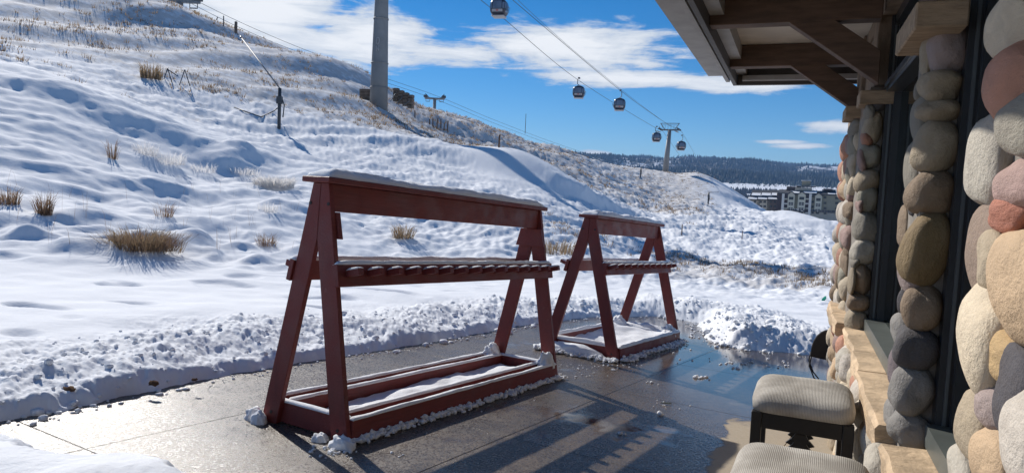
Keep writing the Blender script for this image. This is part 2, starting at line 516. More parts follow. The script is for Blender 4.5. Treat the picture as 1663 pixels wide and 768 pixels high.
for a in range(-60, 76, 12):
    for r, z in ((380, -13.0), (600, -16.0), (1000, -10), (1700, 14), (2600, 70)):
        addc(r * math.sin(R_(a)), r * math.cos(R_(a)), z)
cu = np.array(cu) * 2.2; cvv = np.array(cvv); cz = np.array(cz)
def _tps(d2): return np.where(d2 > 1e-12, 0.5 * d2 * np.log(np.maximum(d2, 1e-12)), 0.0)
n = len(cu)
A = np.zeros((n + 3, n + 3))
A[:n, :n] = _tps((cu[:, None] - cu[None]) ** 2 + (cvv[:, None] - cvv[None]) ** 2) + np.eye(n) * 2e-4
A[:n, n] = 1; A[:n, n + 1] = cu; A[:n, n + 2] = cvv
A[n:, :n] = A[:n, n:].T
TW = np.linalg.solve(A, np.concatenate([cz, np.zeros(3)]))

def base_z(x, y):
    """smooth terrain, arrays"""
    r = np.hypot(x, y); a = np.clip(np.arctan2(x, y), -1.15, 1.25) * 2.2; v = np.log(np.maximum(r, 2.0))
    z = TW[n] + TW[n + 1] * a + TW[n + 2] * v
    for i in range(n):
        z = z + TW[i] * _tps((a - cu[i]) ** 2 + (v - cvv[i]) ** 2)
    zp = plane_z(x, y) + SNOWH
    back = sstep(1.35, 1.9, np.abs(np.arctan2(x, y)))
    w = sstep(9.0, 15.0, r)
    z = zp * (1 - w) + z * w
    return z * (1 - back) + np.clip(zp, -3, 3) * back

def grass_mask(x, y, r, az_px):
    """where dead grass stands through the snow: az_px is the bearing as a pixel column"""
    def band(p0, p1, ra0, ra1, soft=.12):
        return sstep(p0 - 60, p0, az_px) * (1 - sstep(p1, p1 + 60, az_px)) * sstep(ra0 * (1 - soft), ra0, r) * (1 - sstep(ra1, ra1 * (1 + soft), r))
    m = np.maximum.reduce([
        band(-300, 330, 36, 46) * .5, band(-300, 560, 47, 74) * .8, band(330, 620, 46, 58) * .8, band(500, 640, 58, 70) * .8, band(600, 780, 48, 92) * .95,
        band(780, 930, 60, 135) * .95, band(930, 1130, 66, 165) * .8, band(1090, 1400, 22.5, 29) * .8, band(850, 1090, 26, 33) * .45,
        band(1040, 1110, 90, 170) * .9, band(0, 1100, 40, 200) * .22])
    return m

def fine_z(x, y, r, az_px, z):
    """drifts, lumps and crust laid on the smooth terrain"""
    # rotated frame: s along the contour of the hill
    s = x * 0.51 + y * 0.86; q = x * 0.86 - y * 0.51
    far = sstep(10.5, 15, r) * (1 - sstep(240, 380, r))
    smooth_zone = sstep(11.5, 14.5, r) * (1 - sstep(29, 36, r)) * (1 - sstep(430, 640, az_px))
    mound2 = np.exp(-((az_px - 820) / 95) ** 2 - ((np.log(np.maximum(r, 1)) - math.log(44)) / .22) ** 2)
    rough = far * (1 - smooth_zone) * (1 - np.clip(mound2 * 1.4, 0, .93))
    crest = np.exp(-((az_px - 1150) / 70) ** 2 - ((np.log(np.maximum(r, 1)) - math.log(160)) / .3) ** 2) + np.exp(-((az_px - 1300) / 55) ** 2 - ((np.log(np.maximum(r, 1)) - math.log(105)) / .25) ** 2)
    rough = rough * (1 - np.clip(crest * 1.2, 0, .9))
    warp = perlin(s * .12, q * .12, 40) * 1.6
    rid = 1 - np.abs(perlin(s * .22 + 9, (q + warp) * .75, 17))
    rid2 = 1 - np.abs(perlin(s * .5 + 2, (q + warp * 1.4) * 1.35, 18))
    d = smooth_zone * (0.19 * perlin(s * .16 + 3, (q + warp) * .42, 1) + .08 * perlin(s * .4, (q + warp) * .85, 2) + .09 * rid ** 3 + .035 * rid2 ** 3 + .045 * perlin(s * 1.5, q * 2.2, 3) + .02 * perlin(s * 3.4, q * 4.6, 19) - .04 * sstep(.42, .62, perlin(s * .95 + 4, q * 1.25, 34)))
    # hummocks: bushes buried under snow
    hum = np.maximum(0, perlin(s * .55, q * .8, 9) - .25)
    d = d + smooth_zone * hum * .3 * sstep(.1, .5, perlin(s * .13, q * .13, 12) + .35)
    toe = np.exp(-((r - 14.6) / 1.5) ** 2) * (1 - sstep(480, 640, az_px))
    d = d + toe * (.30 * np.maximum(0, perlin(s * .7, q * 1.1, 15) + .1) + .16 * np.maximum(0, perlin(s * 1.6, q * 2.0, 16)))
    lump = .30 * perlin(s * .45, q * .75, 4) + .22 * np.maximum(0, perlin(s * 1.0, q * 1.7, 5)) + .11 * perlin(s * 2.1, q * 3.6, 6)
    lump = lump + .07 * perlin(s * 4.2, q * 6.5, 7) * (r < 70)
    upper = sstep(40, 50, r) * (1 - sstep(560, 760, az_px))
    d = d + rough * lump * np.clip(.55 + r / 130, .55, 1.3) * .8 * sstep(14, 24, r) * (1 - .68 * upper)
    d = d + rough * upper * .38 * perlin(s * .05 + 5, q * .34 + s * .06, 14)
    d = d + rough * .9 * perlin(s * .07, q * .16, 8) * sstep(45, 70, r) * (1 - sstep(120, 150, r))
    return z + d

DRIFTS = []
def add_drift(pix, height, back, lee):
    pts = []
    for px, py, r in pix:
        p = P(px, py, r); pts.append((p.x, p.y))
    DRIFTS.append((pts, height, back, lee))
add_drift(((560, 222, 44), (680, 243, 43), (780, 257, 42.5), (850, 268, 42), (905, 290, 41), (950, 320, 40)), .72, 7.0, 4.2)
add_drift(((1225, 342, 104), (1290, 345, 102), (1325, 352, 98), (1365, 375, 88)), .7, 16.0, 9.0)
add_drift(((1095, 283, 150), (1150, 290, 150), (1190, 312, 145), (1230, 335, 138)), 1.0, 22.0, 14.0)
add_drift(((0, 128, 28), (130, 158, 29), (230, 190, 29), (330, 232, 29), (430, 275, 28)), .5, 4.0, 2.4)
def drift_z(x, y):
    tot = np.zeros_like(x)
    for pts, h, back, lee in DRIFTS:
        best = np.full(x.shape, 1e9); sgn = np.zeros_like(x); tt = np.zeros_like(x)
        nseg = len(pts) - 1
        for i in range(nseg):
            (ax, ay), (bx, by) = pts[i], pts[i + 1]
            ex_, ey_ = bx - ax, by - ay
            t_ = np.clip(((x - ax) * ex_ + (y - ay) * ey_) / (ex_ * ex_ + ey_ * ey_), 0, 1)
            d_ = np.hypot(x - ax - t_ * ex_, y - ay - t_ * ey_)
            cr_ = np.sign(-(ex_ * (y - ay) - ey_ * (x - ax)))
            mm_ = d_ < best
            best = np.where(mm_, d_, best); sgn = np.where(mm_, cr_, sgn); tt = np.where(mm_, (i + t_) / nseg, tt)
        d_ = best * sgn
        prof = np.where(d_ < 0, np.exp(-(d_ / back) ** 2), 1 - sstep(0, lee, d_) * 1.0)
        tot = tot + h * prof * sstep(0, .25, tt) * (1 - sstep(.86, 1.0, tt))
    return tot
def terrain(x, y):
    x = np.asarray(x, float); y = np.asarray(y, float)
    r = np.hypot(x, y); a = np.arctan2(x, y)
    azpx = W / 2 + F * np.tan(np.clip(a, -1.3, 1.3))
    z = base_z(x, y)
    z = fine_z(x, y, r, azpx, z) + drift_z(x, y)
    dirt = np.zeros_like(x)
    near = r < 22
    if near.any():
        xn, yn = x[near], y[near]
        sd = poly_sd(xn, yn) + .05 * perlin(xn * 3.1, yn * 3.1, 20) + .035 * perlin(xn * 9, yn * 9, 21) + .012 * perlin(xn * 27, yn * 27, 33)
        right = sstep(2.0, 2.9, xn) * sstep(6, 8, yn)                       # shovelled heap before the wall
        rise = (.60 * sstep(0.0, .20, sd) + .40 * sstep(.05, .9, sd)) * (1 - right) + sstep(0, .75, sd) ** .8 * right
        corner = (1 - sstep(3.85, 4.15, yn)) * (xn < -.6)
        rise = rise * (1 - corner) + corner * sstep(0, .25, sd) * .62
        churn = sstep(.02, .12, sd) * (1 - sstep(.8, 1.7, sd + .5 * perlin(xn * .8, yn * .8, 22)))
        churn = np.maximum(churn, right * sstep(.05, .3, sd) * (1 - sstep(1.7, 2.3, sd)))
        zz = z[near]
        pz = plane_z(xn, yn)
        zz = (pz - .12) * (1 - rise) + zz * rise
        lumpn = np.abs(perlin(xn * 5.2, yn * 5.2, 23)) * .045 + np.abs(perlin(xn * 11, yn * 11, 24)) * .030 + .016 * perlin(xn * 24, yn * 24, 25) + .012 * perlin(xn * 50, yn * 50, 32)
        zz = zz + rise * churn * (lumpn - .02) * (1 - .85 * corner)
        zz = zz + rise * churn * (.07 * perlin(xn * 1.3, yn * 1.3, 28) + .04 * perlin(xn * 2.7, yn * 2.7, 31))
        zz = zz + right * .06 * sstep(.2, .9, sd) * (1 - sstep(1.3, 2.2, sd))
        # gentle field with old footprints
        fld = sstep(.9, 1.6, sd)
        dent = sstep(.30, .62, perlin(xn * 1.05 + 7, yn * 1.5, 26)) * .085 * (1 - sstep(9, 13, np.hypot(xn, yn)) * .5)
        zz = zz + fld * (.05 * perlin(xn * .5, yn * .5, 27) + .02 * perlin(xn * 1.9, yn * 1.9, 29) - dent)
        z = z.copy(); z[near] = zz
        dd = (1 - sstep(0.02, .20, sd)) * sstep(.15, .6, perlin(xn * 2.2, yn * 2.2, 30) + .15) * .35
        dirt[near] = dd
    return z, grass_mask(x, y, r, azpx), dirt

def hit(px, py, r0=8.0, r1=400.0):
    """first point of the terrain along the line of sight of a pixel"""
    d = ray(px, py); hxy = math.hypot(d.x, d.y)
    rr = np.exp(np.linspace(math.log(r0), math.log(r1), 700))
    x = d.x / hxy * rr; y = d.y / hxy * rr; zr = CAMZ + d.z / hxy * rr
    z = terrain(x, y)[0]
    k = np.nonzero(z > zr)[0]
    i = k[0] if len(k) else len(rr) - 1
    return Vector((x[i], y[i], z[i]))

azs = np.concatenate([np.arange(-180, -60, 6), np.arange(-60, -38, 1.0), np.linspace(-38, 38, 860), np.arange(38.5, 60, 1.0), np.arange(60, 180, 6)])
rs = np.concatenate([np.geomspace(1.2, 3.0, 14)[:-1], np.geomspace(3.0, 13, 330)[:-1], np.geomspace(13, 30, 130)[:-1], np.geomspace(30, 240, 240)[:-1], np.geomspace(240, 9000, 70)])
AA, RR = np.meshgrid(np.radians(azs), rs)
X, Y = RR * np.sin(AA), RR * np.cos(AA)
Z, GR, DI = terrain(X.ravel(), Y.ravel())
nr, na = X.shape
idx = np.arange(nr * na).reshape(nr, na)
q = np.stack([idx[:-1, :-1], idx[:-1, 1:], idx[1:, 1:], idx[1:, :-1]], -1).reshape(-1, 4)
wrap = np.stack([idx[:-1, -1], idx[:-1, 0], idx[1:, 0], idx[1:, -1]], -1)
q = np.concatenate([q, wrap])[:, ::-1]
me = mesh_np('snow_ground', np.stack([X.ravel(), Y.ravel(), Z], -1), q)
for nm, arr in (('grass', GR), ('dirt', DI)):
    at = me.attributes.new(nm, 'FLOAT', 'POINT'); at.data.foreach_set('value', arr.astype(np.float32))
tag(link('ground', me, M['ground']), 'snow covered ski hill with smooth drifts and plowed bank beside the patio', None, None, 'structure')

# ------------------------------------------------------------------ patio slabs
WVP = ray(1291, 324)
TH = math.atan2(WVP.x, WVP.y)
U = Vector((math.sin(TH), math.cos(TH), 0)); RT = Vector((math.cos(TH), -math.sin(TH), 0))
m, g, b, v, sp, big, mid, grit, vor = M.pop('_wet')
cdist = g.m('ADD', g.m('MULTIPLY', sp.outputs[0], RT.x), g.m('MULTIPLY', sp.outputs[1], RT.y))
udist = g.m('ADD', g.m('MULTIPLY', sp.outputs[0], U.x), g.m('MULTIPLY', sp.outputs[1], U.y))
wob = g.m('ADD', g.m('MULTIPLY', g.m('SUBTRACT', mid, .5), .28), g.m('MULTIPLY', g.m('SUBTRACT', g.noise(v, 11, 3), .5), .10))
dry = g.m('MULTIPLY', g.step(g.m('ADD', cdist, wob), -.41, -.37), g.step(g.m('ADD', udist, g.m('MULTIPLY', wob, 2)), 5.85, 5.7))
agg = g.mix(g.step(vor.outputs['Distance'], .1, .6), (0.135, 0.096, 0.064), (0.056, 0.041, 0.029))
agg = g.mix(g.step(grit, .35, .7), agg, g.mix(.5, agg, (.12, .085, .055)))
agg = g.mix(g.step(g.noise(v, 30, 5, .7), .45, .7, 0, .6), agg, (.17, .125, .082))
agg = g.mix(g.step(mid, .3, .75), agg, g.mix(.45, agg, (.05, .041, .033)))
drycol = g.mix(g.noise(v, 60, 4, .7), (0.30, 0.245, 0.175), (0.46, 0.385, 0.28))
peb = g.node('ShaderNodeTexVoronoi', feature='F1'); g.put(peb.inputs['Vector'], v); peb.inputs['Scale'].default_value = 95
pr = g.node('ShaderNodeSeparateColor'); g.put(pr.inputs[0], peb.outputs['Color'])
agg = g.mix(g.step(pr.outputs[0], .2, 1.0, 0, .5), agg, g.mix(pr.outputs[1], (.20, .14, .085), (.17, .135, .10)))
agg = g.mix(g.step(g.noise(v, 1.4, 5, .65), .42, .62, 0, .45), agg, (.035, .029, .024))
g.put(b.inputs['Base Color'], g.mix(dry, agg, drycol))
pool = g.step(g.m('ADD', big, g.m('MULTIPLY', g.m('SUBTRACT', g.noise(v, 6, 4, .6), .5), .3)), .48, .62)
side = g.step(g.m('ADD', g.m('MULTIPLY', sp.outputs[0], .9), g.m('MULTIPLY', sp.outputs[1], .12)), 1.1, 2.9)     # meltwater gathers towards the low wall side
wet = g.m('MULTIPLY', g.m('MAXIMUM', g.m('MULTIPLY', pool, g.step(sp.outputs[0], -1.2, .6, .12, 1.0)), side), g.m('SUBTRACT', 1, dry))
ro = g.m('ADD', g.m('MULTIPLY', g.m('SUBTRACT', 1, wet), .25), .09)
b.inputs['Specular IOR Level'].default_value = .75
ro = g.m('ADD', ro, g.m('MULTIPLY', g.m('MULTIPLY', g.m('SUBTRACT', pr.outputs[2], .45), .34), g.m('SUBTRACT', 1, g.m('MULTIPLY', wet, .8))))
ro = g.m('MAXIMUM', g.m('ADD', ro, g.m('MULTIPLY', dry, .5)), .07)
g.put(b.inputs['Roughness'], ro)
bs = g.node('ShaderNodeBump'); bs.inputs['Distance'].default_value = .0013
g.put(bs.inputs['Strength'], g.m('ADD', g.m('MULTIPLY', g.m('SUBTRACT', 1, wet), .85), .05))
g.put(bs.inputs['Height'], g.m('ADD', g.m('MULTIPLY', vor.outputs['Distance'], -1.0), g.m('MULTIPLY', grit, .5)))
g.put(b.inputs['Normal'], bs.outputs[0])
M['concrete'] = m

zvec = Vector((-SLOPE * LONG.x, -SLOPE * LONG.y, 1)).normalized()
LY = Vector((LONG.x, LONG.y, -SLOPE)).normalized(); LX = SHORT.copy(); LZ = LX.cross(LY)
def tilt_matrix(p):
    """frame standing on the sloping patio: x short axis, y long axis"""
    return Matrix(((LX.x, LY.x, LZ.x, p.x), (LX.y, LY.y, LZ.y, p.y), (LX.z, LY.z, LZ.z, p.z), (0, 0, 0, 1)))
j0 = on_patio(822, 708)
patio = empty('patio', mw=tilt_matrix(j0))
tag(patio, 'wet brown concrete patio of large cast slabs cleared of snow', None, None, 'structure')
SX, SY = 1.55, 1.9
slab_me = None
for i in range(-3, 4):
    for j in range(-5, 6):
        wpnt = tilt_matrix(j0) @ Vector(((i + .5) * SX, (j + .5) * SY, 0))
        if np.min(np.hypot(*(POLY.T - np.array([[wpnt.x], [wpnt.y]])))) > 20: continue
        if slab_me is None:
            o = MB().box((.0022, .0022, -.12), (SX - .0022, SY - .0022, 0), bev=.0025).build('slab', M['concrete'], patio)
            slab_me = o.data
        else:
            o = link('slab', slab_me, None, patio)
        o.location = (i * SX, j * SY, 0.0)
bed = MB().box((-4 * SX, -6 * SY, -.13), (5 * SX, 7 * SY, -.016)).build('joint_bed', simple('joint_grit', (.10, .08, .06), .9), patio)

# ------------------------------------------------------------------ snow shapes
def snow_strip(name, parent, mat4, length, width, hgt, seed, over=0.012, nx=None, ny=10, gaps=0.0):
    """lumpy strip of settled snow along +y of mat4, sitting on z=0"""
    nx = nx or max(12, int(length / .022))
    t = np.linspace(0, 1, nx); w = np.linspace(-1, 1, ny)
    T, Wd = np.meshgrid(t, w, indexing='ij')
    L = T * length
    prof = np.clip(1 - np.abs(Wd) ** 3.5, 0, 1) ** .5
    hh = hgt * (.78 + .32 * perlin(L * 3.1, Wd * .6 + seed, seed) + .14 * perlin(L * 13, Wd * 2 + seed, seed + 1))
    if gaps: hh = hh * sstep(-.35 + gaps, .1 + gaps, perlin(L * 2.4 + seed, Wd * .2, seed + 3))
    endp = np.clip(np.minimum(L, length - L) / (hgt * 1.2), 0, 1) ** .5
    z = np.maximum(hh, 0.002) * prof * endp
    xx = Wd * (width / 2 + over * (.5 + perlin(L * 6, Wd * 0 + seed, seed + 5)))
    top = np.stack([xx, L, z], -1).reshape(-1, 3)
    bot = np.stack([xx * .98, L, np.full_like(L, -.004)], -1).reshape(-1, 3)
    N = len(top)
    ii = np.arange(N).reshape(nx, ny)
    f = np.stack([ii[:-1, :-1], ii[:-1, 1:], ii[1:, 1:], ii[1:, :-1]], -1).reshape(-1, 4)
    fb = f[:, ::-1] + N
    s1 = np.stack([ii[:-1, 0], ii[1:, 0], ii[1:, 0] + N, ii[:-1, 0] + N], -1)
    s2 = np.stack([ii[1:, -1], ii[:-1, -1], ii[:-1, -1] + N, ii[1:, -1] + N], -1)
    e1 = np.stack([ii[0, 1:], ii[0, :-1], ii[0, :-1] + N, ii[0, 1:] + N], -1)
    e2 = np.stack([ii[-1, :-1], ii[-1, 1:], ii[-1, 1:] + N, ii[-1, :-1] + N], -1)
    me = mesh_np(name, np.concatenate([top, bot]), np.concatenate([f[:, ::-1], fb[:, ::-1], s1, s2, e1, e2]))
    bmx = bmesh.new(); bmx.from_mesh(me); bmesh.ops.recalc_face_normals(bmx, faces=bmx.faces[:]); bmx.to_mesh(me); bmx.free()
    o = link(name, me, M['snow'], parent)
    o.matrix_local = mat4
    return o

_ico = None
def ico(sub):
    bmx = bmesh.new(); bmesh.ops.create_icosphere(bmx, subdivisions=sub, radius=1.0)
    vs = np.array([v.co[:] for v in bmx.verts]); fs = np.array([[v.index for v in f.verts] for f in bmx.faces]); bmx.free()
    return vs, fs
IV1, IF1 = ico(1); IV2, IF2 = ico(2)
def clumps(name, pts, radii, mat, parent=None, fine=False, seed=0, squash=.75):
    """many small irregular lumps as one mesh"""
    iv, fc = (IV2, IF2) if fine else (IV1, IF1)
    rg = np.random.default_rng(seed)
    nn = len(pts); k = len(iv)
    V = np.repeat(iv[None], nn, 0) * (1 + rg.uniform(-.28, .28, (nn, k, 1)))
    V = V * rg.uniform(.7, 1.3, (nn, 1, 3)) * np.array([1, 1, squash]) * np.asarray(radii)[:, None, None] + np.asarray(pts)[:, None]
    Fc = (fc[None] + (np.arange(nn) * k)[:, None, None]).reshape(-1, 3)
    return link(name, mesh_np(name, V.reshape(-1, 3), Fc), mat, parent)

def heap(name, parent, loc, rx, ry, h, seed):
    """rounded heap of snow with a crumbly surface"""
    iv, fc = ico(4)
    v = iv.copy()
    n_ = fbm(v[:, 0] * 1.9 + seed * 3.1 + v[:, 2], v[:, 1] * 1.9 + seed + v[:, 2] * .7, 3, seed)
    v = v * (1 + .30 * n_)[:, None]
    v = v * np.array([rx, ry, h]); v[:, 2] = np.maximum(v[:, 2], -.01)
    o = link(name, mesh_np(name, v, fc), M['snow'], parent); o.location = loc
    return o

# ------------------------------------------------------------------ ski racks
def make_rack(name, near_mid, length, base_w, npegs, label, seed, gusset, box_snow):
    root = empty(name, mw=tilt_matrix(near_mid))
    tag(root, label, 'ski rack', 'red wooden ski racks on the patio')
    red = M['red']
    Ht, a, hw, tk = 1.575, .068, .139, .038
    hb = base_w / 2
    k = (hb - a) / Ht
    zs = Ht - (hw - a) / k                                     # where the two legs split
    ends = (0.0, length - tk)
    for yi, y0 in enumerate(ends):
        for s in (-1, 1):
            pts = [(s * hb, 0), (s * a, Ht), (0.0008 * s, Ht), (0.0008 * s, zs), (s * (hb - hw), 0)]
            lg = MB().prism(pts, 'y', y0, y0 + tk, bev=.003).build('leg', red, root)
            yb = y0 - .004 if yi == 0 else y0 + tk - .002
            for (bx_, bz) in ((hb - .075 - k * .07, .07), (a + .01, Ht - .13)):
                MB().tube([(s * bx_, yb, bz), (s * bx_, yb + .006, bz)], .012, 8).build('bolt', M['bolt'], lg)
    # top beam, cap board
    MB().box((.018, tk + .001, Ht - .175), (.018 + tk, length - tk - .001, Ht - .002), bev=.003).build('top_beam', red, root)
    MB().box((-.056, tk + .001, Ht - .172), (-.056 + tk, length - tk - .001, Ht - .002), bev=.003).build('top_beam', red, root)
    cap = MB().box((-.115, -.055, Ht + .001), (.125, length + .012, Ht + .037), bev=.005).build('cap_board', red, root)
    snow_strip('snow_cap', cap, Matrix.Translation((.005, -.045, Ht + .036)), length + .045, .22, .068, seed, over=.006, ny=12)
    # a fatter remnant of snow at the near end
    snow_strip('snow_cap', cap, Matrix.Translation((.005, .0, Ht + .05)), .62 if seed < 5 else .35, .17, .055, seed + 20, over=.012, ny=10)
    if gusset:
        z0, z1 = Ht - .345, Ht - .178
        for y0 in (tk + .0015, length - 2 * tk - .0015):
            w1, w0 = a + k * (Ht - z1) + .006, a + k * (Ht - z0) + .014
            MB().prism([(-w0, z0), (w0, z0), (w1, z1), (-w1, z1)], 'y', y0, y0 + tk, bev=.003).build('gusset', red, root)
    # peg rails on the outer edges of the legs, tilted with them
    zc, rh = 1.005, .14
    tilt = math.atan(k)
    for s in (1, -1):
        ox = a + k * (Ht - zc)
        B = Matrix.Translation((s * (ox + .001), 0, zc)) @ Matrix.Rotation(-s * tilt, 4, 'Y')
        if s < 0: B = B @ Matrix.Diagonal((-1, 1, 1, 1))
        rail = MB()
        rail.box((0, -.018, -rh / 2), (tk, length + .02, rh / 2), bev=.003)
        for v_ in rail.bm.verts: v_.co = B @ v_.co
        ro_ = rail.build('peg_rail', red, root)
        snow_strip('snow_strip', ro_, B @ Matrix.Translation((tk / 2, -.015, rh / 2)), length + .03, tk, .028, seed + 3 + s, over=.003, ny=6)
        for i in range(npegs):
            py_ = .075 + (length - .12) * i / (npegs - 1)
            pm = MB()
            B2 = B @ Matrix.Translation((tk, 0, .015)) @ Matrix.Rotation(-.05, 4, 'Y') @ Matrix.Translation((-tk, 0, -.015))
            pm.box((tk - .004, py_ - .024, -.012), (tk + .105, py_ + .024, .030), bev=.002)
            for v_ in pm.bm.verts: v_.co = B2 @ v_.co
            pg = pm.build('peg', red, ro_)
            snow_strip('peg_snow', pg, B2 @ Matrix.Translation((tk + .004, py_, .031)) @ Matrix.Rotation(-math.pi / 2, 4, 'Z'), .10, .044, .014, seed + 31 + i + 7 * s, over=.004, nx=9, ny=6)
    # base box: two long rails each side, end rails
    bh = .138
    for s in (1, -1):
        lo_out = (s * (hb - .012) - tk / 2, tk + .001, .008)
        longs = [(hb - .024, 0), (hb - .024 - (.135 if gusset else .0), 1)]
        if not gusset: longs = longs[:1]
        for xx, inner in longs:
            xx = s * xx
            y0, y1 = (tk + .001, length - tk - .001) if not inner else (2 * tk + .002, length - 2 * tk - .002)
            rl = MB().box((xx - tk / 2, y0, .006), (xx + tk / 2, y1, .006 + bh), bev=.003).build('base_rail', red, root)
            snow_strip('snow_strip', rl, Matrix.Translation((xx, y0, bh + .005)), y1 - y0, tk, .018 if gusset else .04, seed + 9 + inner + s, over=.004 if gusset else .012, ny=6)
    for yy in (tk + .001, length - 2 * tk - .001):
        x1 = hb - .024 - tk / 2 - .001
        er = MB().box((-x1, yy, .006), (x1, yy + tk, .006 + bh), bev=.003).build('end_rail', red, root)
        mm_ = Matrix.Translation((-x1, yy + tk / 2, bh + .005)) @ Matrix.Rotation(-math.pi / 2, 4, 'Z')
        snow_strip('snow_strip', er, mm_, 2 * x1, tk, .018 if gusset else .05, seed + 14, over=.005 if gusset else .016, ny=6)
    # snow left inside
    nx_, ny_ = 26, 90
    xi = np.linspace(-1, 1, nx_); yi = np.linspace(0, 1, ny_)
    XX, YY = np.meshgrid(xi, yi)
    wi = (hb - .20) if gusset else hb - .05
    xw = XX * wi; yw = YY * (length - .26) + .12
    if box_snow == 'thin':
        zz = .03 + .035 * sstep(.05, .35, YY) + .02 * fbm(xw * 4, yw * 3, 3, seed)
        zz = zz * sstep(.0, .06, YY) + .006
    else:
        zz = .035 + .11 * sstep(.62, 1.0, YY) + .03 * (1 - sstep(0, .3, YY)) + .03 * fbm(xw * 3, yw * 3, 3, seed) + .05 * np.abs(XX) ** 3
    ii = np.arange(nx_ * ny_).reshape(ny_, nx_)
    f = np.stack([ii[:-1, :-1], ii[:-1, 1:], ii[1:, 1:], ii[1:, :-1]], -1).reshape(-1, 4)
    link('box_snow', mesh_np('box_snow', np.stack([xw, yw, zz], -1).reshape(-1, 3), f), M['snow'], root)
    return root

rackA = make_rack('ski_rack', on_patio(491, 701), 2.82, .77, 15, 'long narrow red ski rack in front of the shorter one, snow along its top', 1, True, 'thin')
rackB = make_rack('ski_rack', on_patio(940, 576), 2.28, .98, 11, 'shorter wide-legged red ski rack, its base box heaped with snow, behind the long rack', 11, False, 'deep')
L1, L2 = 2.82, 2.28
# snow heaped in the box corners and along the feet
for (rk, pos_, rx, ry, h, sd) in ((rackA, (-.30, L1 - .13, .12), .075, .085, .12, 1), (rackA, (.31, L1 - .14, .12), .07, .10, .13, 2), (rackA, (-.435, -.02, 0), .05, .06, .075, 3),
                                (rackA, (-.33, -.06, 0), .05, .05, .075, 4), (rackA, (.39, -.05, 0), .085, .06, .07, 5), (rackA, (.20, -.045, 0), .05, .05, .045, 6),
                                (rackB, (-.36, L2 - .18, .10), .12, .13, .16, 7), (rackB, (.38, L2 - .2, .09), .10, .16, .15, 8), (rackB, (-.1, -.03, .0), .46, .10, .12, 9),
                                (rackB, (-.15, .10, .02), .40, .08, .135, 12), (rackB, (.0, L2 - .12, .08), .4, .13, .12, 10)):
    heap('snow_heap', rk, pos_, rx, ry, h, sd)
def skirt(rk, pts_fn, nn, rmin, rmax, seed):
    rg = np.random.default_rng(seed)
    pp = np.array([pts_fn(rg) for _ in range(nn)])
    clumps('snow_crumbs', pp, rg.uniform(rmin, rmax, nn) * (1 - .4 * rg.random(nn)), M['snow'], rk, seed=seed)['kind'] = 'stuff'
skirt(rackA, lambda r: (.38 + abs(r.normal(0, .025)), r.uniform(.0, L1 + .05), .01 + abs(r.normal(0, .012))), 900, .010, .026, 3)
skirt(rackB, lambda r: (.49 + abs(r.normal(0, .05)), r.uniform(.0, L2 + .05), .01 + abs(r.normal(0, .012))), 600, .010, .03, 4)
skirt(rackB, lambda r: (r.uniform(-.5, .5), -.06 - abs(r.normal(0, .05)), .01 + abs(r.normal(0, .015))), 420, .010, .035, 5)

# ------------------------------------------------------------------ the stone building
def bc(p):                       # world -> wall coordinates (c into the building, u along it)
    return (RT.x * p.x + RT.y * p.y, U.x * p.x + U.y * p.y, p.z)
def hit_c(px, py, c):
    d = ray(px, py); k = c / (RT.x * d.x + RT.y * d.y)
    return (c, (U.x * d.x + U.y * d.y) * k, CAMZ + d.z * k)
def hit_u(px, py, u):
    d = ray(px, py); k = u / (U.x * d.x + U.y * d.y)
    return ((RT.x * d.x + RT.y * d.y) * k, u, CAMZ + d.z * k)
B0 = RT * .5 + U * 5.0
bld = empty('stone_building', (B0.x, B0.y, plane_z(B0.x, B0.y)), -TH)
tag(bld, 'river stone building with dark windows, timber braces and deep eave', 'building')
BZ = plane_z(B0.x, B0.y)
def L(c, u, z): return (c - .5, u - 5.0, z - BZ)
def bbox(name, c0, c1, u0, u1, z0, z1, mat, parent=None, bev=0.0):
    return MB().box(L(c0, u0, z0), L(c1, u1, z1), bev=bev).build(name, mat, parent or bld)

CO, CF, CG = .448, .545, .635         # mortar face, window frame face, glass plane
ZB, ZT = -.75, CAMZ + .66             # foot and head of the piers
ZS = .575                             # sill underside
pierA = bbox('pier', CO, .95, 5.66, 7.95, ZB, ZT, M['mortar'])
pierB = bbox('pier', CO, .95, 3.10, 3.42, ZB, ZT, M['mortar'])
pierC = bbox('pier', .487, .95, -3.0, 2.10, ZB, ZT, M['mortar'])
low1 = bbox('lower_wall', .42, .95, 3.43, 5.65, ZB, ZS - .002, M['mortar'])
low2 = bbox('lower_wall', .42, .95, 2.11, 3.09, ZB, ZS - .002, M['mortar'])

# stone meshes shared between stones
def stone_mesh(seed):
    iv, fc = ico(4)
    v = iv.copy()
    rg = np.random.default_rng(seed)
    e = rg.uniform(2.0, 2.55)                                  # superellipsoid: river cobbles are a bit boxy
    nrm = (np.abs(v) ** e).sum(1) ** (1 / e)
    v = v / nrm[:, None]
    out = []
    for p in v:
        n_ = mnoise.noise(Vector(p) * .9 + Vector((seed * 7.3, 0, 0))) * .24 + mnoise.noise(Vector(p) * 1.9 + Vector((0, seed * 3.1, 0))) * .05
        out.append(p * (1 + n_))
    out = np.array(out)
    out /= np.abs(out).max(0)
    return mesh_np('stone', out, fc)
STONES = [stone_mesh(s) for s in range(11)]
for sm in STONES: sm.materials.append(M['stone'])
_sc = [0]
COLS = dict(cream=(.74, .62, .45), pale=(.57, .52, .43), salmon=(.60, .30, .20), grey=(.34, .31, .25), pink=(.46, .31, .27), red=(.50, .20, .13), cong=(.33, .24, .18),
            tan=(.50, .405, .28), orange=(.66, .47, .29), ochre=(.60, .41, .20), brown=(.36, .26, .17), mauve=(.42, .33, .30), slate=(.085, .08, .088), granite=(.68, .61, .52),
            olive=(.30, .21, .10), dark=(.12, .115, .12), greygreen=(.42, .39, .30), lgrey=(.38, .36, .33), purple=(.27, .22, .23))
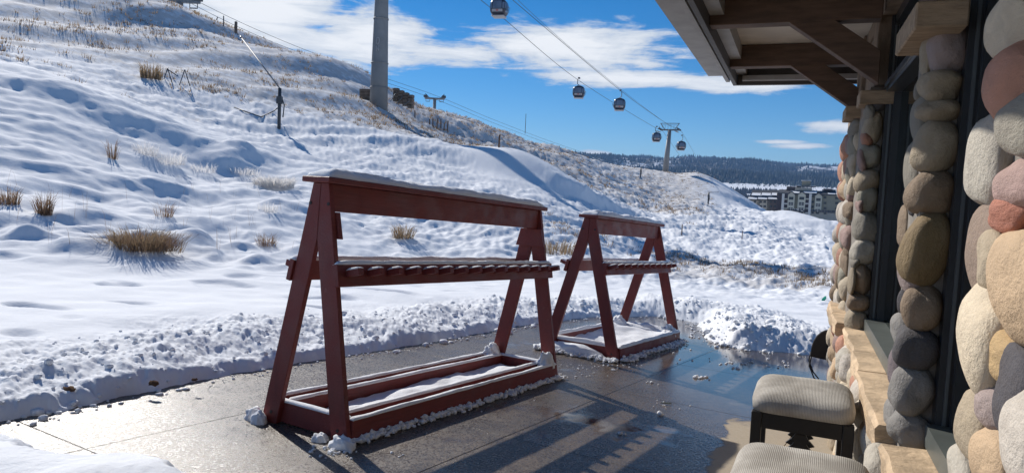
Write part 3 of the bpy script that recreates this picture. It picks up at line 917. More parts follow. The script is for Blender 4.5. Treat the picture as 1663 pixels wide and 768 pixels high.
def stone(parent, c, u, z, sc_, su, sz, col, roll=0.0):
    o = bpy.data.objects.new('stone', STONES[_sc[0] % 11]); _sc[0] += 3
    C.objects.link(o); o.parent = parent
    o.location = L(c, u, z)
    o.scale = (sc_, su, sz)
    flip = (_sc[0] // 7) % 2
    o.rotation_euler = (roll, 0, 0 if not flip else math.pi)
    cc_ = COLS[col] if isinstance(col, str) else col
    j = random.uniform(.92, 1.08) * (1.0 if parent is pierC else (.74 if parent in (pierA, pierB) else .95))  # piers A and B darker: their shade is put into the stone colour
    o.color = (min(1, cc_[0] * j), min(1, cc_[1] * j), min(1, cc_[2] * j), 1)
    return o
# outer-face stones: pixel box -> on plane c0
def st_c(parent, x0, x1, y0, y1, col, c0=.47, ulen=1.15, roll=0.0, slim=.96):
    c, u, z = hit_c((x0 + x1) / 2, (y0 + y1) / 2, c0)
    D = ray((x0 + x1) / 2, (y0 + y1) / 2); depth = Vector(L(c, u, z)).length
    dist = math.hypot(c, u)
    sz = (y1 - y0) / 2 / F * dist * .97; sc_ = (x1 - x0) / 2 / F * dist * slim
    return stone(parent, c, u, z, sc_, max(sz * ulen, sc_ * 2.3 * ulen), sz, col, roll)
def st_u(parent, x0, x1, y0, y1, col, u0, thick=.10):
    c, u, z = hit_u((x0 + x1) / 2, (y0 + y1) / 2, u0)
    dist = math.hypot(c, u)
    o = stone(parent, c, u + .035, z, (x1 - x0) / 2 / F * dist * 1.02, thick, (y1 - y0) / 2 / F * dist * 1.02, col)
    o.rotation_euler.y = random.uniform(-.22, .22)
    return o

for s_ in ((1615, 1692, -8, 88, 'cream'), (1609, 1705, 70, 194, 'salmon'), (1637, 1712, 155, 250, 'grey'), (1580, 1648, 190, 325, 'pale'), (1633, 1700, 260, 335, 'pink'),
           (1614, 1680, 313, 380, 'red'), (1580, 1630, 337, 472, 'cong'), (1594, 1650, 375, 475, 'tan'), (1623, 1730, 375, 548, 'orange'), (1566, 1652, 468, 632, 'cream'),
           (1617, 1672, 546, 620, 'ochre'), (1560, 1619, 632, 742, 'tan'), (1592, 1645, 626, 699, 'mauve'), (1628, 1692, 566, 712, 'slate'), (1643, 1730, 646, 805, 'granite'),
           (1589, 1650, 695, 795, 'orange'), (1544, 1594, 733, 805, 'pale')):
    st_c(pierC, *s_, c0=.475, slim=.86)
for s_ in ((1513, 1570, 30, 114, 'mauve'), (1500, 1557, 116, 163, 'tan'), (1499, 1555, 160, 198, 'tan'), (1494, 1554, 202, 279, 'tan'), (1483, 1543, 281, 344, 'brown'),
           (1474, 1538, 346, 460, 'olive'), (1472, 1526, 461, 535, 'brown'), (1458, 1517, 533, 602, 'dark'), (1454, 1511, 598, 673, 'lgrey'), (1450, 1506, 665, 726, 'lgrey')):
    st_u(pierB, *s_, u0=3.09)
for s_ in ((1496, 1524, 54, 125, 'tan'), (1486, 1506, 132, 162, 'grey'), (1483, 1515, 155, 235, 'grey'), (1471, 1500, 228, 324, 'grey'), (1477, 1492, 312, 350, 'dark'), (1460, 1480, 336, 398, 'brown'),
           (1462, 1500, 400, 472, 'mauve'), (1459, 1478, 468, 512, 'slate'), (1450, 1480, 508, 559, 'lgrey'), (1445, 1473, 564, 630, 'purple'), (1440, 1473, 636, 705, 'lgrey')):
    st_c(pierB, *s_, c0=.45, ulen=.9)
for s_ in ((1413, 1440, 157, 182, 'dark'), (1403, 1431, 183, 233, 'tan'), (1400, 1428, 232, 275, 'greygreen'), (1391, 1427, 273, 315, 'tan'), (1395, 1423, 298, 344, 'greygreen'),
           (1390, 1426, 342, 391, 'grey'), (1385, 1421, 387, 428, 'pale'), (1386, 1414, 426, 479, 'brown'), (1378, 1410, 477, 506, 'brown'), (1375, 1406, 503, 539, 'tan'),
           (1405, 1419, 167, 193, 'grey'), (1400, 1418, 213, 239, 'salmon'), (1394, 1406, 244, 278, 'pink'), (1391, 1403, 324, 344, 'pink'), (1383, 1397, 414, 436, 'grey'), (1379, 1390, 436, 478, 'tan')):
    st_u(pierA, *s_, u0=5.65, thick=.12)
for s_ in ((1380, 1408, 193, 224, 'grey'), (1378, 1405, 218, 259, 'greygreen'), (1374, 1400, 258, 305, 'greygreen'), (1376, 1397, 303, 329, 'pink'), (1370, 1399, 327, 357, 'brown'),
           (1371, 1390, 357, 396, 'red'), (1370, 1388, 392, 427, 'brown'), (1362, 1388, 426, 474, 'greygreen'), (1360, 1384, 467, 495, 'grey')):
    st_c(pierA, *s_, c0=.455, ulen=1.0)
FILL = ['cream', 'tan', 'pale', 'greygreen', 'salmon', 'pink', 'brown', 'cream', 'orange', 'grey', 'pale', 'red', 'granite']
def fill(parent, u0, u1, z0, z1, c0, hh=.085, ww=.12, colset=FILL):
    z = z0 + hh; row = 0
    while z < z1 - .02:
        u = u0 + (.5 if row % 2 else 1.0) * ww
        while u < u1:
            s = random.uniform(.8, 1.15)
            stone(parent, c0 + random.uniform(-.012, .02), min(u, u1 - .06), z + random.uniform(-.02, .02), random.uniform(.06, .085), ww * s * 1.08, hh * random.uniform(.9, 1.2), random.choice(colset), random.uniform(-.25, .25))
            u += ww * 2 * s * .98
        z += hh * 1.85; row += 1
fill(pierA, 6.45, 7.9, ZB + .1, ZT, .455, .11, .17)
fill(low1, 3.35, 5.7, -.32, ZS, .405, .085, .125, ['cream', 'pale', 'granite', 'cream', 'salmon', 'tan', 'pale', 'orange'])  # mostly pale set: sunlight on the lower wall put into the stone colours
fill(pierA, 5.7, 6.5, -.35, ZS - .02, .43, .10, .13, ['cream', 'pale', 'granite', 'tan', 'pink'])
fill(low2, 2.15, 3.3, .05, ZS, .405, .095, .14, ['granite', 'pale', 'brown', 'pink', 'granite'])

# sills: sandstone blocks
def rough_block(c0, c1, u0, u1, z0, z1, seed, mat=None):
    bmx = bmesh.new(); bmesh.ops.create_cube(bmx, size=1)
    bmesh.ops.subdivide_edges(bmx, edges=bmx.edges[:], cuts=5, use_grid_fill=True)
    for v_ in bmx.verts:
        p = Vector((c0 + (v_.co.x + .5) * (c1 - c0), u0 + (v_.co.y + .5) * (u1 - u0), z0 + (v_.co.z + .5) * (z1 - z0)))
        if v_.co.x < -.49:
            p.x += mnoise.noise(Vector((p.y * 7, p.z * 9, seed))) * .022 + (0.014 if abs(v_.co.z) > .45 else 0)
        if v_.co.z > .49: p.z += mnoise.noise(Vector((p.x * 6, p.y * 6, seed + 9))) * .004
        v_.co = Vector(L(*p))
    me = bpy.data.meshes.new('sill_block'); bmx.to_mesh(me); bmx.free()
    return link('sill_block', me, mat or M['sill'], bld)
for i, (a_, b_) in enumerate(((4.76, 5.62), (4.22, 4.75), (3.22, 4.21), (2.12, 2.98))):
    rough_block((.385, .375, .362, .36)[i], CF - .002, a_, b_ - .004, ZS, ZS + .115, i)
for i, (a_, b_) in enumerate(((5.75, 6.3), (6.305, 6.9))):
    rough_block(.335, .45, a_, b_, ZS + .02, ZS + .12, i + 5)

# windows: frame, mullion bars, panes
def window(u0, u1, z1):
    wr = bbox('window', CF, CG + .03, u1 - .07, u1, ZS + .118, z1, M['frame'])       # far jamb
    for (name, c0, c1, a0, a1, za, zb, mt) in (
            ('frame', CF, CG + .03, u0, u0 + .07, ZS + .118, z1, 'frame'),
            ('frame', CF + .02, CG + .03, u0 + .071, u1 - .071, z1 - .07, z1, 'frame'),
            ('transom', CF - .004, CG + .028, u0 + .071, u1 - .106, CAMZ + .77, CAMZ + .85, 'frame'),
            ('transom', CF - .02, CF - .005, u0 + .071, u1 - .106, CAMZ + .795, CAMZ + .825, 'frame'),
            ('frame', CF + .045, CG + .027, u1 - .106, u1 - .071, ZS + .202, z1, 'frame')):
        bbox(name, c0, c1, a0, a1, za, zb, M[mt], wr)
    for cg_ in (CF + .022, CF + .058):  # paler upright bars added on the jamb as painted highlight lines
        bbox('highlight_strip', cg_, cg_ + .012, u1 - .078, u1 - .0705, ZS + .202, z1 - .072, M['highlight_strip'], wr)
    bbox('window_sill', CF - .03, CG + .025, u0 + .072, u1 - .072, ZS + .118, ZS + .200, M['framesill'], wr)
    bbox('pane', CG, CG + .008, u0 + .072, u1 - .107, ZS + .201, CAMZ + .769, M['glass'], wr)
    bbox('pane', CG, CG + .008, u0 + .072, u1 - .107, CAMZ + .851, z1 - .071, M['glass'], wr)
window(3.43, 5.655, CAMZ + 1.30)
window(2.11, 3.095, CAMZ + 1.30)
# room behind the glass
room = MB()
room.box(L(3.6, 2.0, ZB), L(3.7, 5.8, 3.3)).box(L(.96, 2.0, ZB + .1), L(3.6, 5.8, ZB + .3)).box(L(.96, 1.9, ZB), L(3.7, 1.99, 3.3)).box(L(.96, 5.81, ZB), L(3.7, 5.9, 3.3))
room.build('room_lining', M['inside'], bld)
# pier caps, posts and header
for (a_, b_, c0, z_) in ((5.56, 5.86, .378, ZT + .03), (6.42, 6.85, .338, ZT + .025), (2.92, 3.46, .358, ZT - .03), (1.4, 2.16, .37, ZT)):
    bbox('cap_block', c0, .62 if a_ > 4 else .525, a_, b_, z_, z_ + .095, M['capwood'], bev=.006)
bbox('pier_head', CO + .002, .95, 5.66, 7.95, ZT + .001, ZT + .16, M['trimwood'])
for (a_, b_) in ((5.60, 5.95), (6.85, 7.25), (3.1, 3.42), (1.6, 2.1)):
    bbox('post', .465, .94, a_, b_, ZT + .165, CAMZ + 1.43, M['trimwood'], bev=.006)
bbox('header_beam', .485, .95, -3.0, 7.9, CAMZ + 1.305, CAMZ + 1.425, M['trimwood'])
bbox('wall_infill', .50, .95, 5.955, 6.845, ZT + .165, CAMZ + 1.30, M['trimwood'])
bbox('wall_infill', .50, .95, 7.255, 7.9, ZT + .165, CAMZ + 1.30, M['trimwood'])
bbox('wall_infill', .50, .95, -3.0, 1.595, ZT + .002, CAMZ + 1.30, M['trimwood'])
# eave: outriggers and braces
ZBm = CAMZ + 1.23
def outrigger(u, zoff=0.0):
    bbox('outrigger', -.66, .463, u - .07, u + .07, ZBm + zoff, ZBm + .20, M['wood'], bev=.005)
    p0 = Vector(L(-.135, u, ZBm + .012)); p1 = Vector(L(.47, u, CAMZ + .80))
    d = (p1 - p0).normalized(); nrm = Vector((d.z, 0, -d.x))
    if nrm.z < 0: nrm = -nrm
    wv = .175
    pts = [p0, p1, p1 + Vector((0, 0, wv / abs(d.x))), p0 + Vector((wv / abs(d.z) * 1.0, 0, 0))]
    MB().prism([(p.x, p.z) for p in pts], 'y', p0.y - .062, p0.y + .062, bev=.004).build('brace', M['wood'], bld)
for u in (5.42, 7.15, 3.3, 1.2): outrigger(u)
UE = 8.05
bbox('soffit', -.66, .94, -4.0, UE - .1, ZBm + .205, ZBm + .235, M['soffit'])
bbox('eave_trim', -.70, -.662, -4.0, UE, ZBm - .035, ZBm + .20, M['darktrim'])
bbox('eave_trim', -.659, -.56, -4.0, UE - .06, ZBm + .07, ZBm + .203, M['fascia'])
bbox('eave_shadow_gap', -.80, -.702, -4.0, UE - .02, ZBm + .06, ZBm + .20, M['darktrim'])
bbox('gutter', -.775, -.735, -4.0, UE - .03, ZBm + .0, ZBm + .058, M['fascia'])
bbox('fascia', -.96, -.803, -4.0, UE - .08, ZBm + .06, ZBm + .34, M['fascia'])
bbox('end_trim', -.658, .94, UE - .055, UE, ZBm - .035, ZBm + .30, M['darktrim'])
bbox('end_trim', -.60, .94, UE - .155, UE - .06, ZBm + .0, ZBm + .05, M['fascia'])
bbox('roof', -.96, 2.6, -4.0, UE + .02, ZBm + .345, ZBm + .43, M['darktrim'])
snow_strip('roof_snow', bld, Matrix.Translation(L(.85, -4.0, ZBm + .43)), 12.1, 3.45, .14, 77, nx=120, ny=24)

# ------------------------------------------------------------------ stools
def cushion_mesh(w, d, h):
    n_ = 40
    t = np.linspace(-1, 1, n_)
    XX, YY = np.meshgrid(t, t)
    e = 7.0
    rr = (np.abs(XX) ** e + np.abs(YY) ** e) ** (1 / e)
    rm = np.maximum(np.abs(XX), np.abs(YY)); sc_ = np.where(rr > 0, rm / np.maximum(rr, 1e-6), 1)
    x = XX * sc_; y = YY * sc_
    dome = np.clip(1 - rm ** 6.0, 0, 1) ** .75; bow = 1 - .22 * (x ** 2 + y ** 2) * .5
    top = np.stack([x * w / 2, y * d / 2, h * (.40 + .60 * dome * bow) + .004 * perlin(x * 2.2 + 5, y * 2.2, 3)], -1).reshape(-1, 3)
    bot = np.stack([x * w / 2 * .985, y * d / 2 * .985, np.zeros_like(x)], -1).reshape(-1, 3)
    N = n_ * n_; ii = np.arange(N).reshape(n_, n_)
    f = np.stack([ii[:-1, :-1], ii[:-1, 1:], ii[1:, 1:], ii[1:, :-1]], -1).reshape(-1, 4)
    bd = np.concatenate([ii[0, :], ii[1:, -1], ii[-1, -2::-1], ii[-2:0:-1, 0]])
    s = np.stack([np.roll(bd, -1), bd, bd + N, np.roll(bd, -1) + N], -1)
    me = mesh_np('cushion', np.concatenate([top, bot]), np.concatenate([f, f[:, ::-1] + N, s]))
    bmx = bmesh.new(); bmx.from_mesh(me); bmesh.ops.recalc_face_normals(bmx, faces=bmx.faces[:]); bmx.to_mesh(me); bmx.free()
    return me
def make_stool(loc, rz, top):
    t = empty('stool', loc, rz)
    w = .45; h = top
    link('cushion', cushion_mesh(w, .53, .095), M['fabric'], t).location = (0, 0, h - .097)
    hz = h - .099
    lw = .046
    for sx in (-1, 1):
        for sy in (-1, 1):
            x0 = sx * (w / 2 - .03); y0 = sy * (.235)
            MB().prism([(x0 - lw / 2, y0 - lw / 2), (x0 + lw / 2, y0 - lw / 2), (x0 + lw / 2, y0 + lw / 2), (x0 - lw / 2, y0 + lw / 2)], 'z', 0, hz, bev=.003).build('leg', M['blackwood'], t)
    xi = w / 2 - .03 - lw / 2 - .001; yi = .235 - lw / 2 - .001
    for s in (-1, 1):
        MB().box((-xi, s * .235 - .012, hz - .075), (xi, s * .235 + .012, hz - .002), bev=.002).build('apron', M['blackwood'], t)
        MB().box((s * (w / 2 - .03) - .012, -yi, hz - .075), (s * (w / 2 - .03) + .012, yi, hz - .002), bev=.002).build('apron', M['blackwood'], t)
        MB().box((-xi, s * .235 - .013, .14), (xi, s * .235 + .013, .18), bev=.002).build('stretcher', M['blackwood'], t)
        MB().box((s * (w / 2 - .03) - .013, -yi, .22), (s * (w / 2 - .03) + .013, yi, .26), bev=.002).build('stretcher', M['blackwood'], t)
    # carved jagged evergreen panels under the apron, front and back
    for s in (-1, 1):
        pts = []
        z1, z0 = hz - .078, .182
        nb = 9
        left = []
        for i in range(nb):
            zz = z1 - (z1 - z0) * i / nb
            wid = .040 + .060 * ((i % 9) / 8.0)
            left += [(-wid * .55, zz), (-wid, zz - (z1 - z0) / nb * .75)]
        left.append((-.03, z0))
        pts = left + [(-x, z) for x, z in reversed(left)]
        MB().prism(pts, 'y', s * .235 - .008, s * .235 + .008).build('carved_panel', M['blackwood'], t)
    return t
def stool_at(px0, px1, py, zseat, label, dn):
    """px0..px1: near edge of the seat; dn: pixel row of that edge"""
    d0 = ray(px0, dn[0]); d1 = ray(px1, dn[1])
    zz = zseat - .085
    k0 = (zz - CAMZ) / d0.z; k1 = (zz - CAMZ) / d1.z
    a = Vector((d0.x * k0, d0.y * k0, 0)); b_ = Vector((d1.x * k1, d1.y * k1, 0))
    return a, b_
def put_stool(cx, cy, rz, zseat, label):
    gz = plane_z(cx, cy)
    t = make_stool((cx, cy, gz), rz, zseat - gz)
    tag(t, label, 'stool', 'upholstered stools by the stone wall')
    return t
ZSEAT = CAMZ - .895
a, b_ = stool_at(1221, 1388, 0, ZSEAT, '', (664, 690))
dirv = (b_ - a).normalized(); wv = (b_ - a).length
cen = (a + b_) / 2 + Vector((-dirv.y, dirv.x, 0)) * .275
put_stool(cen.x, cen.y, math.atan2(dirv.y, dirv.x), ZSEAT, 'ribbed grey stool farther from the viewer, its black legs and carved panel showing')
d0 = ray(1304, 722); k0 = (ZSEAT - .02 - CAMZ) / d0.z
far = Vector((d0.x * k0, d0.y * k0, 0)); cen2 = far - Vector((-dirv.y, dirv.x, 0)) * .25
put_stool(cen2.x, cen2.y, math.atan2(dirv.y, dirv.x) - .02, ZSEAT - .005, 'ribbed grey stool cut off by the bottom edge, only its cushion in view')

# black chair tucked beyond the lower wall
p = on_patio(1341, 628)
ch = empty('patio_chair', p, -TH)
tag(ch, 'black round-backed seat with thin curved legs beside the stone wall', 'chair')
bk = MB()
prof = []
for i in range(13):
    a_ = math.pi * (.5 + i / 24.0 * 2) if False else math.pi * i / 12
    prof.append((-.17 * math.cos(a_), .30 + .30 * math.sin(a_) ** .8))
bk.prism(prof, 'y', -.02, .02, bev=.006)
bk.build('backrest', M['blackmetal'], ch)
MB().prism([(.17 * math.cos(2 * math.pi * i / 16), .13 + .16 * math.sin(2 * math.pi * i / 16)) for i in range(16)], 'z', .29, .31).build('seat', M['blackmetal'], ch)
for sx in (-1, 1):
    for sy in (0, 1):
        MB().tube([(sx * .16, .25 * sy, .30), (sx * .17, .25 * sy, .2), (sx * .12, .25 * sy + .02, .08), (sx * .06, .25 * sy + .02, .012)], .008, 6).build('leg', M['blackmetal'], ch)

# ------------------------------------------------------------------ loose snow on the patio and along the bank
rg = np.random.default_rng(21)
pp, rad = [], []
E = [Vector((x, y)) for x, y in edge]
segs = list(zip(E[6:-1], E[7:]))
wts = np.array([(b_ - a).length for a, b_ in segs]); wts = wts / wts.sum()
for i in range(1000):
    a, b_ = segs[rg.choice(len(segs), p=wts)]
    t_ = rg.random(); q_ = a + (b_ - a) * t_
    nrm = Vector((-(b_ - a).y, (b_ - a).x)).normalized()
    heapz = q_.x > 2.4
    off = abs(rg.normal(0, .8)) if heapz else (abs(rg.normal(.15, .55)) if rg.random() < .8 else -abs(rg.normal(0, .05)))
    q_ = q_ + nrm * off
    pp.append((q_.x, q_.y)); rad.append(min(.05, .005 + rg.exponential(.0085)) * (1.0 if q_.y < 7 else 1.3))
pp = np.array(pp); zz = np.maximum(terrain(pp[:, 0], pp[:, 1])[0], plane_z(pp[:, 0], pp[:, 1]))
tag(clumps('snow_clumps', np.column_stack([pp, zz + np.array(rad) * .25]), rad, M['snow'], seed=5), 'crumbled snow lumps along the edge of the plowed bank', 'snow', None, 'stuff')
pp, rad = [], []
for (px, py, nn, sp_, rr_) in ((1138, 614, 14, .045, .02), (1190, 597, 4, .05, .018), (1060, 622, 5, .04, .015), (1086, 658, 16, .07, .007), (1005, 600, 6, .06, .012), (1070, 672, 2, .02, .018), (1015, 705, 2, .02, .014),
                               (985, 590, 40, .16, .011), (905, 612, 24, .08, .012), (1085, 560, 30, .15, .014), (940, 600, 22, .14, .010), (640, 738, 4, .03, .010), (545, 735, 30, .07, .013), (760, 700, 4, .2, .006),
                               (1240, 590, 20, .25, .016), (1150, 585, 12, .25, .012), (800, 640, 10, .25, .007), (480, 575, 4, .03, .03)):
    p = on_patio(px, py)
    for i in range(nn):
        x, y = p.x + rg.normal(0, sp_), p.y + rg.normal(0, sp_)
        r_ = rr_ * rg.uniform(.5, 1.3)
        pp.append((x, y, plane_z(x, y) + r_ * .3)); rad.append(r_)
tag(clumps('snow_crumbs', np.array(pp), rad, M['snow'], seed=6), 'small crumbs of snow scattered over the wet patio', 'snow', None, 'stuff')
# dead leaves frozen into the bank face
for i, (px, py, r_) in enumerate(((112, 633, .035), (249, 622, .03), (316, 616, .02))):
    d = ray(px, py)
    p = on_patio(px, py + 22)
    k = math.hypot(p.x, p.y) + .06
    q_ = P(px, py, k - .07)
    iv, fc = IV2, IF2
    v = iv * np.array([1.3, .7, .5]) * r_ + rg.normal(0, r_ * .16, iv.shape)
    o = link('dead_leaf', mesh_np('dead_leaf', v, fc), M['twig']); o.location = q_
    tag(o, ('reddish brown dead leaf frozen in the bank at the far left', 'dark leaf clump low in the snow bank face', 'small dark leaf in the bank nearest the long rack')[i], 'leaf', 'leaves in the snow bank')
p = on_patio(1335, 492 + 40)
q_ = hit(1334, 489, 6, 40)
tg = MB().prism([(0, 0), (.05, .02), (.085, .10), (.06, .17), (.02, .13), (-.01, .06)], 'y', -.006, .006).build('green_tag', M['green'])
tg.location = q_ + Vector((0, 0, -.02)); tg.rotation_euler = (.3, .2, -.3)
tag(tg, 'small bright green tag sticking out of the snow by the wall', 'tag')
lf = on_patio(1082, 657)
MBl = MB().prism([(-.05, 0), (-.02, .018), (.045, .006), (.02, -.015)], 'z', 0, .006)
o = MBl.build('dead_leaf', simple('dark_leaf', (.03, .04, .02), .6)); o.location = lf + Vector((0, 0, .012)); tag(o, 'dark leaf lying in slush in the middle of the patio', 'leaf')

# ------------------------------------------------------------------ plants
def blades(base, n_, h, spread, lean, width, seed, up=1.0):
    """thin tapering bent stalks: two-segment strips as triangles+quads -> all triangles"""
    rg = np.random.default_rng(seed)
    a = rg.uniform(0, 2 * math.pi, n_); rr = spread * np.sqrt(rg.random(n_))
    b0 = np.column_stack([np.cos(a) * rr, np.sin(a) * rr, np.zeros(n_)])
    dirn = np.column_stack([np.cos(a + rg.normal(0, .7, n_)), np.sin(a + rg.normal(0, .7, n_)), np.zeros(n_)])
    hh = h * rg.uniform(.45, 1.1, n_)[:, None]
    ln = lean * rg.uniform(.1, 1.0, n_)[:, None]
    mid = b0 + dirn * ln * hh * .35 + np.array([0, 0, up]) * hh * .6
    tip = b0 + dirn * ln * hh * 1.0 + np.array([0, 0, up]) * hh * (1 - .35 * ln)
    b2 = rg.uniform(0, 2 * math.pi, n_)
    wv = np.column_stack([np.cos(b2), np.sin(b2), np.zeros(n_)]) * width * rg.uniform(.6, 1.3, n_)[:, None]
    V = np.stack([b0 - wv, b0 + wv, mid - wv * .7, mid + wv * .7, tip], 1) + np.asarray(base)
    off = (np.arange(n_) * 5)[:, None, None]
    Fc = (np.array([[0, 1, 3], [0, 3, 2], [2, 3, 4]])[None] + off)
    return V.reshape(-1, 3), Fc.reshape(-1, 3)
def plant(name, px, py, n_, h, spread, lean, width, mat, label, cat, group, seed, r0=9):
    p = hit(px, py, r0)
    V, Fc = blades((0, 0, -.03), n_, h, spread, lean, width, seed)
    o = link(name, mesh_np(name, V, Fc, False), mat); o.location = p
    tag(o, label, cat, group)
    return o
G1 = 'dry shrubs standing in the snow'
plant('dry_shrub', 222, 405, 620, .50, .40, 2.0, .0045, M['straw'], 'large straw coloured shrub clump at the foot of the snowy hill', 'shrub', G1, 1)
plant('dry_shrub', 240, 404, 520, .46, .45, 2.0, .0045, M['twig'], 'brown twiggy growth inside the large straw clump', 'shrub', G1, 2)
plant('dry_shrub', 262, 408, 160, .30, .35, 1.1, .004, M['straw'], 'low straw tuft trailing beside the large shrub clump', 'shrub', G1, 3)
plant('frosted_shrub', 446, 306, 1300, .50, .62, 1.5, .009, M['frost'], 'round frosted shrub on the slope just left of the long rack top', 'shrub', G1, 4)
plant('frosted_shrub', 398, 284, 240, .36, .5, 1.0, .008, M['frost'], 'low frosted shrub up the slope from the round one', 'shrub', G1, 5)
plant('dry_shrub', 72, 348, 150, .5, .13, .7, .006, M['twig'], 'small brown stump-like shrub near the left edge of the hill', 'shrub', G1, 6)
plant('dry_shrub', 10, 332, 160, .42, .22, .9, .006, M['twig'], 'brown twigs cut by the left edge of the picture', 'shrub', G1, 7)
plant('dry_shrub', 183, 258, 60, .7, .12, .8, .006, M['twig'], 'sparse thin stalks with long shadows left of the frosted twigs', 'shrub', G1, 8)
plant('frosted_shrub', 238, 252, 150, .6, .3, 1.0, .007, M['frost'], 'frosted twigs on the open drift, upper of the three', 'shrub', G1, 9)
plant('frosted_shrub', 275, 268, 260, .55, .45, 1.1, .007, M['frost'], 'frosted twigs on the open drift with a wide spread', 'shrub', G1, 10)
plant('frosted_shrub', 330, 282, 130, .4, .4, 1.1, .007, M['frost'], 'frosted low twigs on the drift, lowest of the three', 'shrub', G1, 11)
plant('dry_shrub', 268, 352, 70, .42, .2, .9, .005, M['twig'], 'dark twigs poking from the hummock above the straw clump', 'shrub', G1, 12)
plant('frosted_shrub', 436, 345, 120, .35, .25, .9, .006, M['frost'], 'frosted tuft beside the long rack, below the round shrub', 'shrub', G1, 13)
plant('dry_shrub', 432, 400, 110, .36, .2, .9, .005, M['twig'], 'brown tuft at the hill foot, left of the near rack leg', 'shrub', G1, 14)
plant('dry_shrub', 246, 130, 150, 1.0, .55, .5, .022, M['straw'], 'upright orange straw clump high on the slope', 'shrub', G1, 15)
plant('dry_shrub', 655, 388, 180, .5, .3, .9, .008, M['straw'], 'straw tuft seen through the open middle of the long rack', 'shrub', G1, 16)
plant('dry_shrub', 905, 412, 260, .55, .7, .9, .009, M['straw'], 'pale straw tuft between the two racks', 'shrub', G1, 17)
# tall single stalks on the near drift
V_, F_, nv = [], [], 0
for i in range(60):
    px = rg.uniform(0, 480); py = rg.uniform(300, 408)
    p = hit(px, py, 9, 60)
    V, Fc = blades(p, int(rg.integers(1, 4)), rg.uniform(.25, .65), .05, .5, .0022, 100 + i)
    V_.append(V); F_.append(Fc + nv); nv += len(V)
tag(link('stalks', mesh_np('stalks', np.concatenate(V_), np.concatenate(F_), False), M['twig']), 'thin dry stalks sticking through the near drift', 'grass', None, 'stuff')
# dead grass standing in the thin snow of the hill
gx, gy = [], []
tries = 90000
aa = np.radians(rg.uniform(-38, 30, tries)); r_ = np.exp(rg.uniform(math.log(22), math.log(175), tries))
x_, y_ = r_ * np.sin(aa), r_ * np.cos(aa)
apx = W / 2 + F * np.tan(aa)
gm = grass_mask(x_, y_, r_, apx)
pn = perlin(x_ * .16, y_ * .16, 60) * .5 + perlin(x_ * .6, y_ * .6, 61) * .35
keep = rg.random(tries) < np.clip(gm * 1.15 + pn * 1.1 * (gm > .03) - .64, 0, 1) * .48
x_, y_, r_ = x_[keep], y_[keep], r_[keep]
z_ = terrain(x_, y_)[0]
nb = 9
V_, F_ = [], []
rg2 = np.random.default_rng(8)
K = len(x_)
ang = rg2.uniform(0, 2 * math.pi, (K, nb)); sprd = rg2.uniform(0, .22, (K, nb)) * (1 + r_[:, None] / 120)
hh = rg2.uniform(.06, .26, (K, nb)) * rg2.uniform(.5, 1.3, (K, 1)) * np.where(r_ < 34, .55, 1.0)[:, None]
wd = (.006 + r_ * .00032)[:, None]
bx_ = x_[:, None] + np.cos(ang) * sprd; by_ = y_[:, None] + np.sin(ang) * sprd; bz_ = np.repeat(z_[:, None], nb, 1) - .04
ox, oy = np.cos(ang + 1.3) * wd, np.sin(ang + 1.3) * wd
tx, ty = bx_ + np.cos(ang) * hh * .55, by_ + np.sin(ang) * hh * .55
tx, ty = tx, ty
V = np.stack([np.stack([bx_ - ox, by_ - oy, bz_], -1), np.stack([bx_ + ox, by_ + oy, bz_], -1), np.stack([tx, ty, bz_ + hh + .04], -1)], 2).reshape(-1, 3)
Fc = np.arange(len(V)).reshape(-1, 3)
tag(link('dead_grass', mesh_np('dead_grass', V, Fc, False), M['straw2']), 'dead tan grass standing through the thin snow on the hill', 'grass', None, 'stuff')

# ------------------------------------------------------------------ snowmaking lances, posts and small things on the hill
def lance(px, py, pole_h, tip_px, tip_py, r_tip, label, thick=1.0, hose=None):
    p = hit(px, py, 12)
    t = empty('snow_lance', p)
    tag(t, label, 'snow lance', 'snowmaking lances on the hill')
    MB().tube([(0, 0, -.3), (0, 0, pole_h)], .09 * thick, 8).build('pole', M['darksteel'], t)
    tip = P(tip_px, tip_py, r_tip) - p
    top = Vector((0, 0, pole_h))
    MB().tube([top, top.lerp(tip, .5), tip], [.036 * thick, .032 * thick, .026 * thick], 8).build('boom', M['tower'], t)
    d = (tip - top).normalized()
    MB().tube([tip, tip + d * .3], .05 * thick, 8).build('nozzle', M['darksteel'], t)
    MB().box((-.13, -.13, pole_h * .62), (.13, .13, pole_h * .8)).build('control_box', M['darksteel'], t)
    MB().tube([top, (0, 0, pole_h - .2), (.22, .1, pole_h * .6), (.16, .1, pole_h * .3)], .03 * thick, 6).build('cable', M['darksteel'], t)
    if hose:
        pts = []
        for i, (hx, hy) in enumerate(hose):
            q_ = hit(hx, hy, 12); pts.append(q_ - p + Vector((0, 0, .06)))
        pts = [Vector((0, 0, pole_h * .55))] + pts
        MB().tube(pts, .03, 6).build('hose', M['darksteel'], t)
    return t
p453 = hit(453, 211, 12)
rt = math.hypot(p453.x, p453.y)
lance(453, 211, 2.1, 392, 62, rt + 9, 'snowmaking lance with a slack dark hose, left of the large tower', hose=((444, 184), (424, 192), (402, 186), (380, 178)))
p2 = hit(656, 148, 12); r2 = math.hypot(p2.x, p2.y)
lance(657, 147, .8, 633, 114, r2 + 1, 'snowmaking lance tilted on the ridge right of the large tower', .8)
p3 = hit(1040, 289, 12, 300); r3 = math.hypot(p3.x, p3.y)
lance(1040, 289, 1.9, 1058, 256, r3 + 2, 'snowmaking lance on the far slope left of the small tower', 1.2)
lance(1150, 331, 1.6, 1166, 312, 120, 'snowmaking lance in the dip right of the small tower', 1.3)
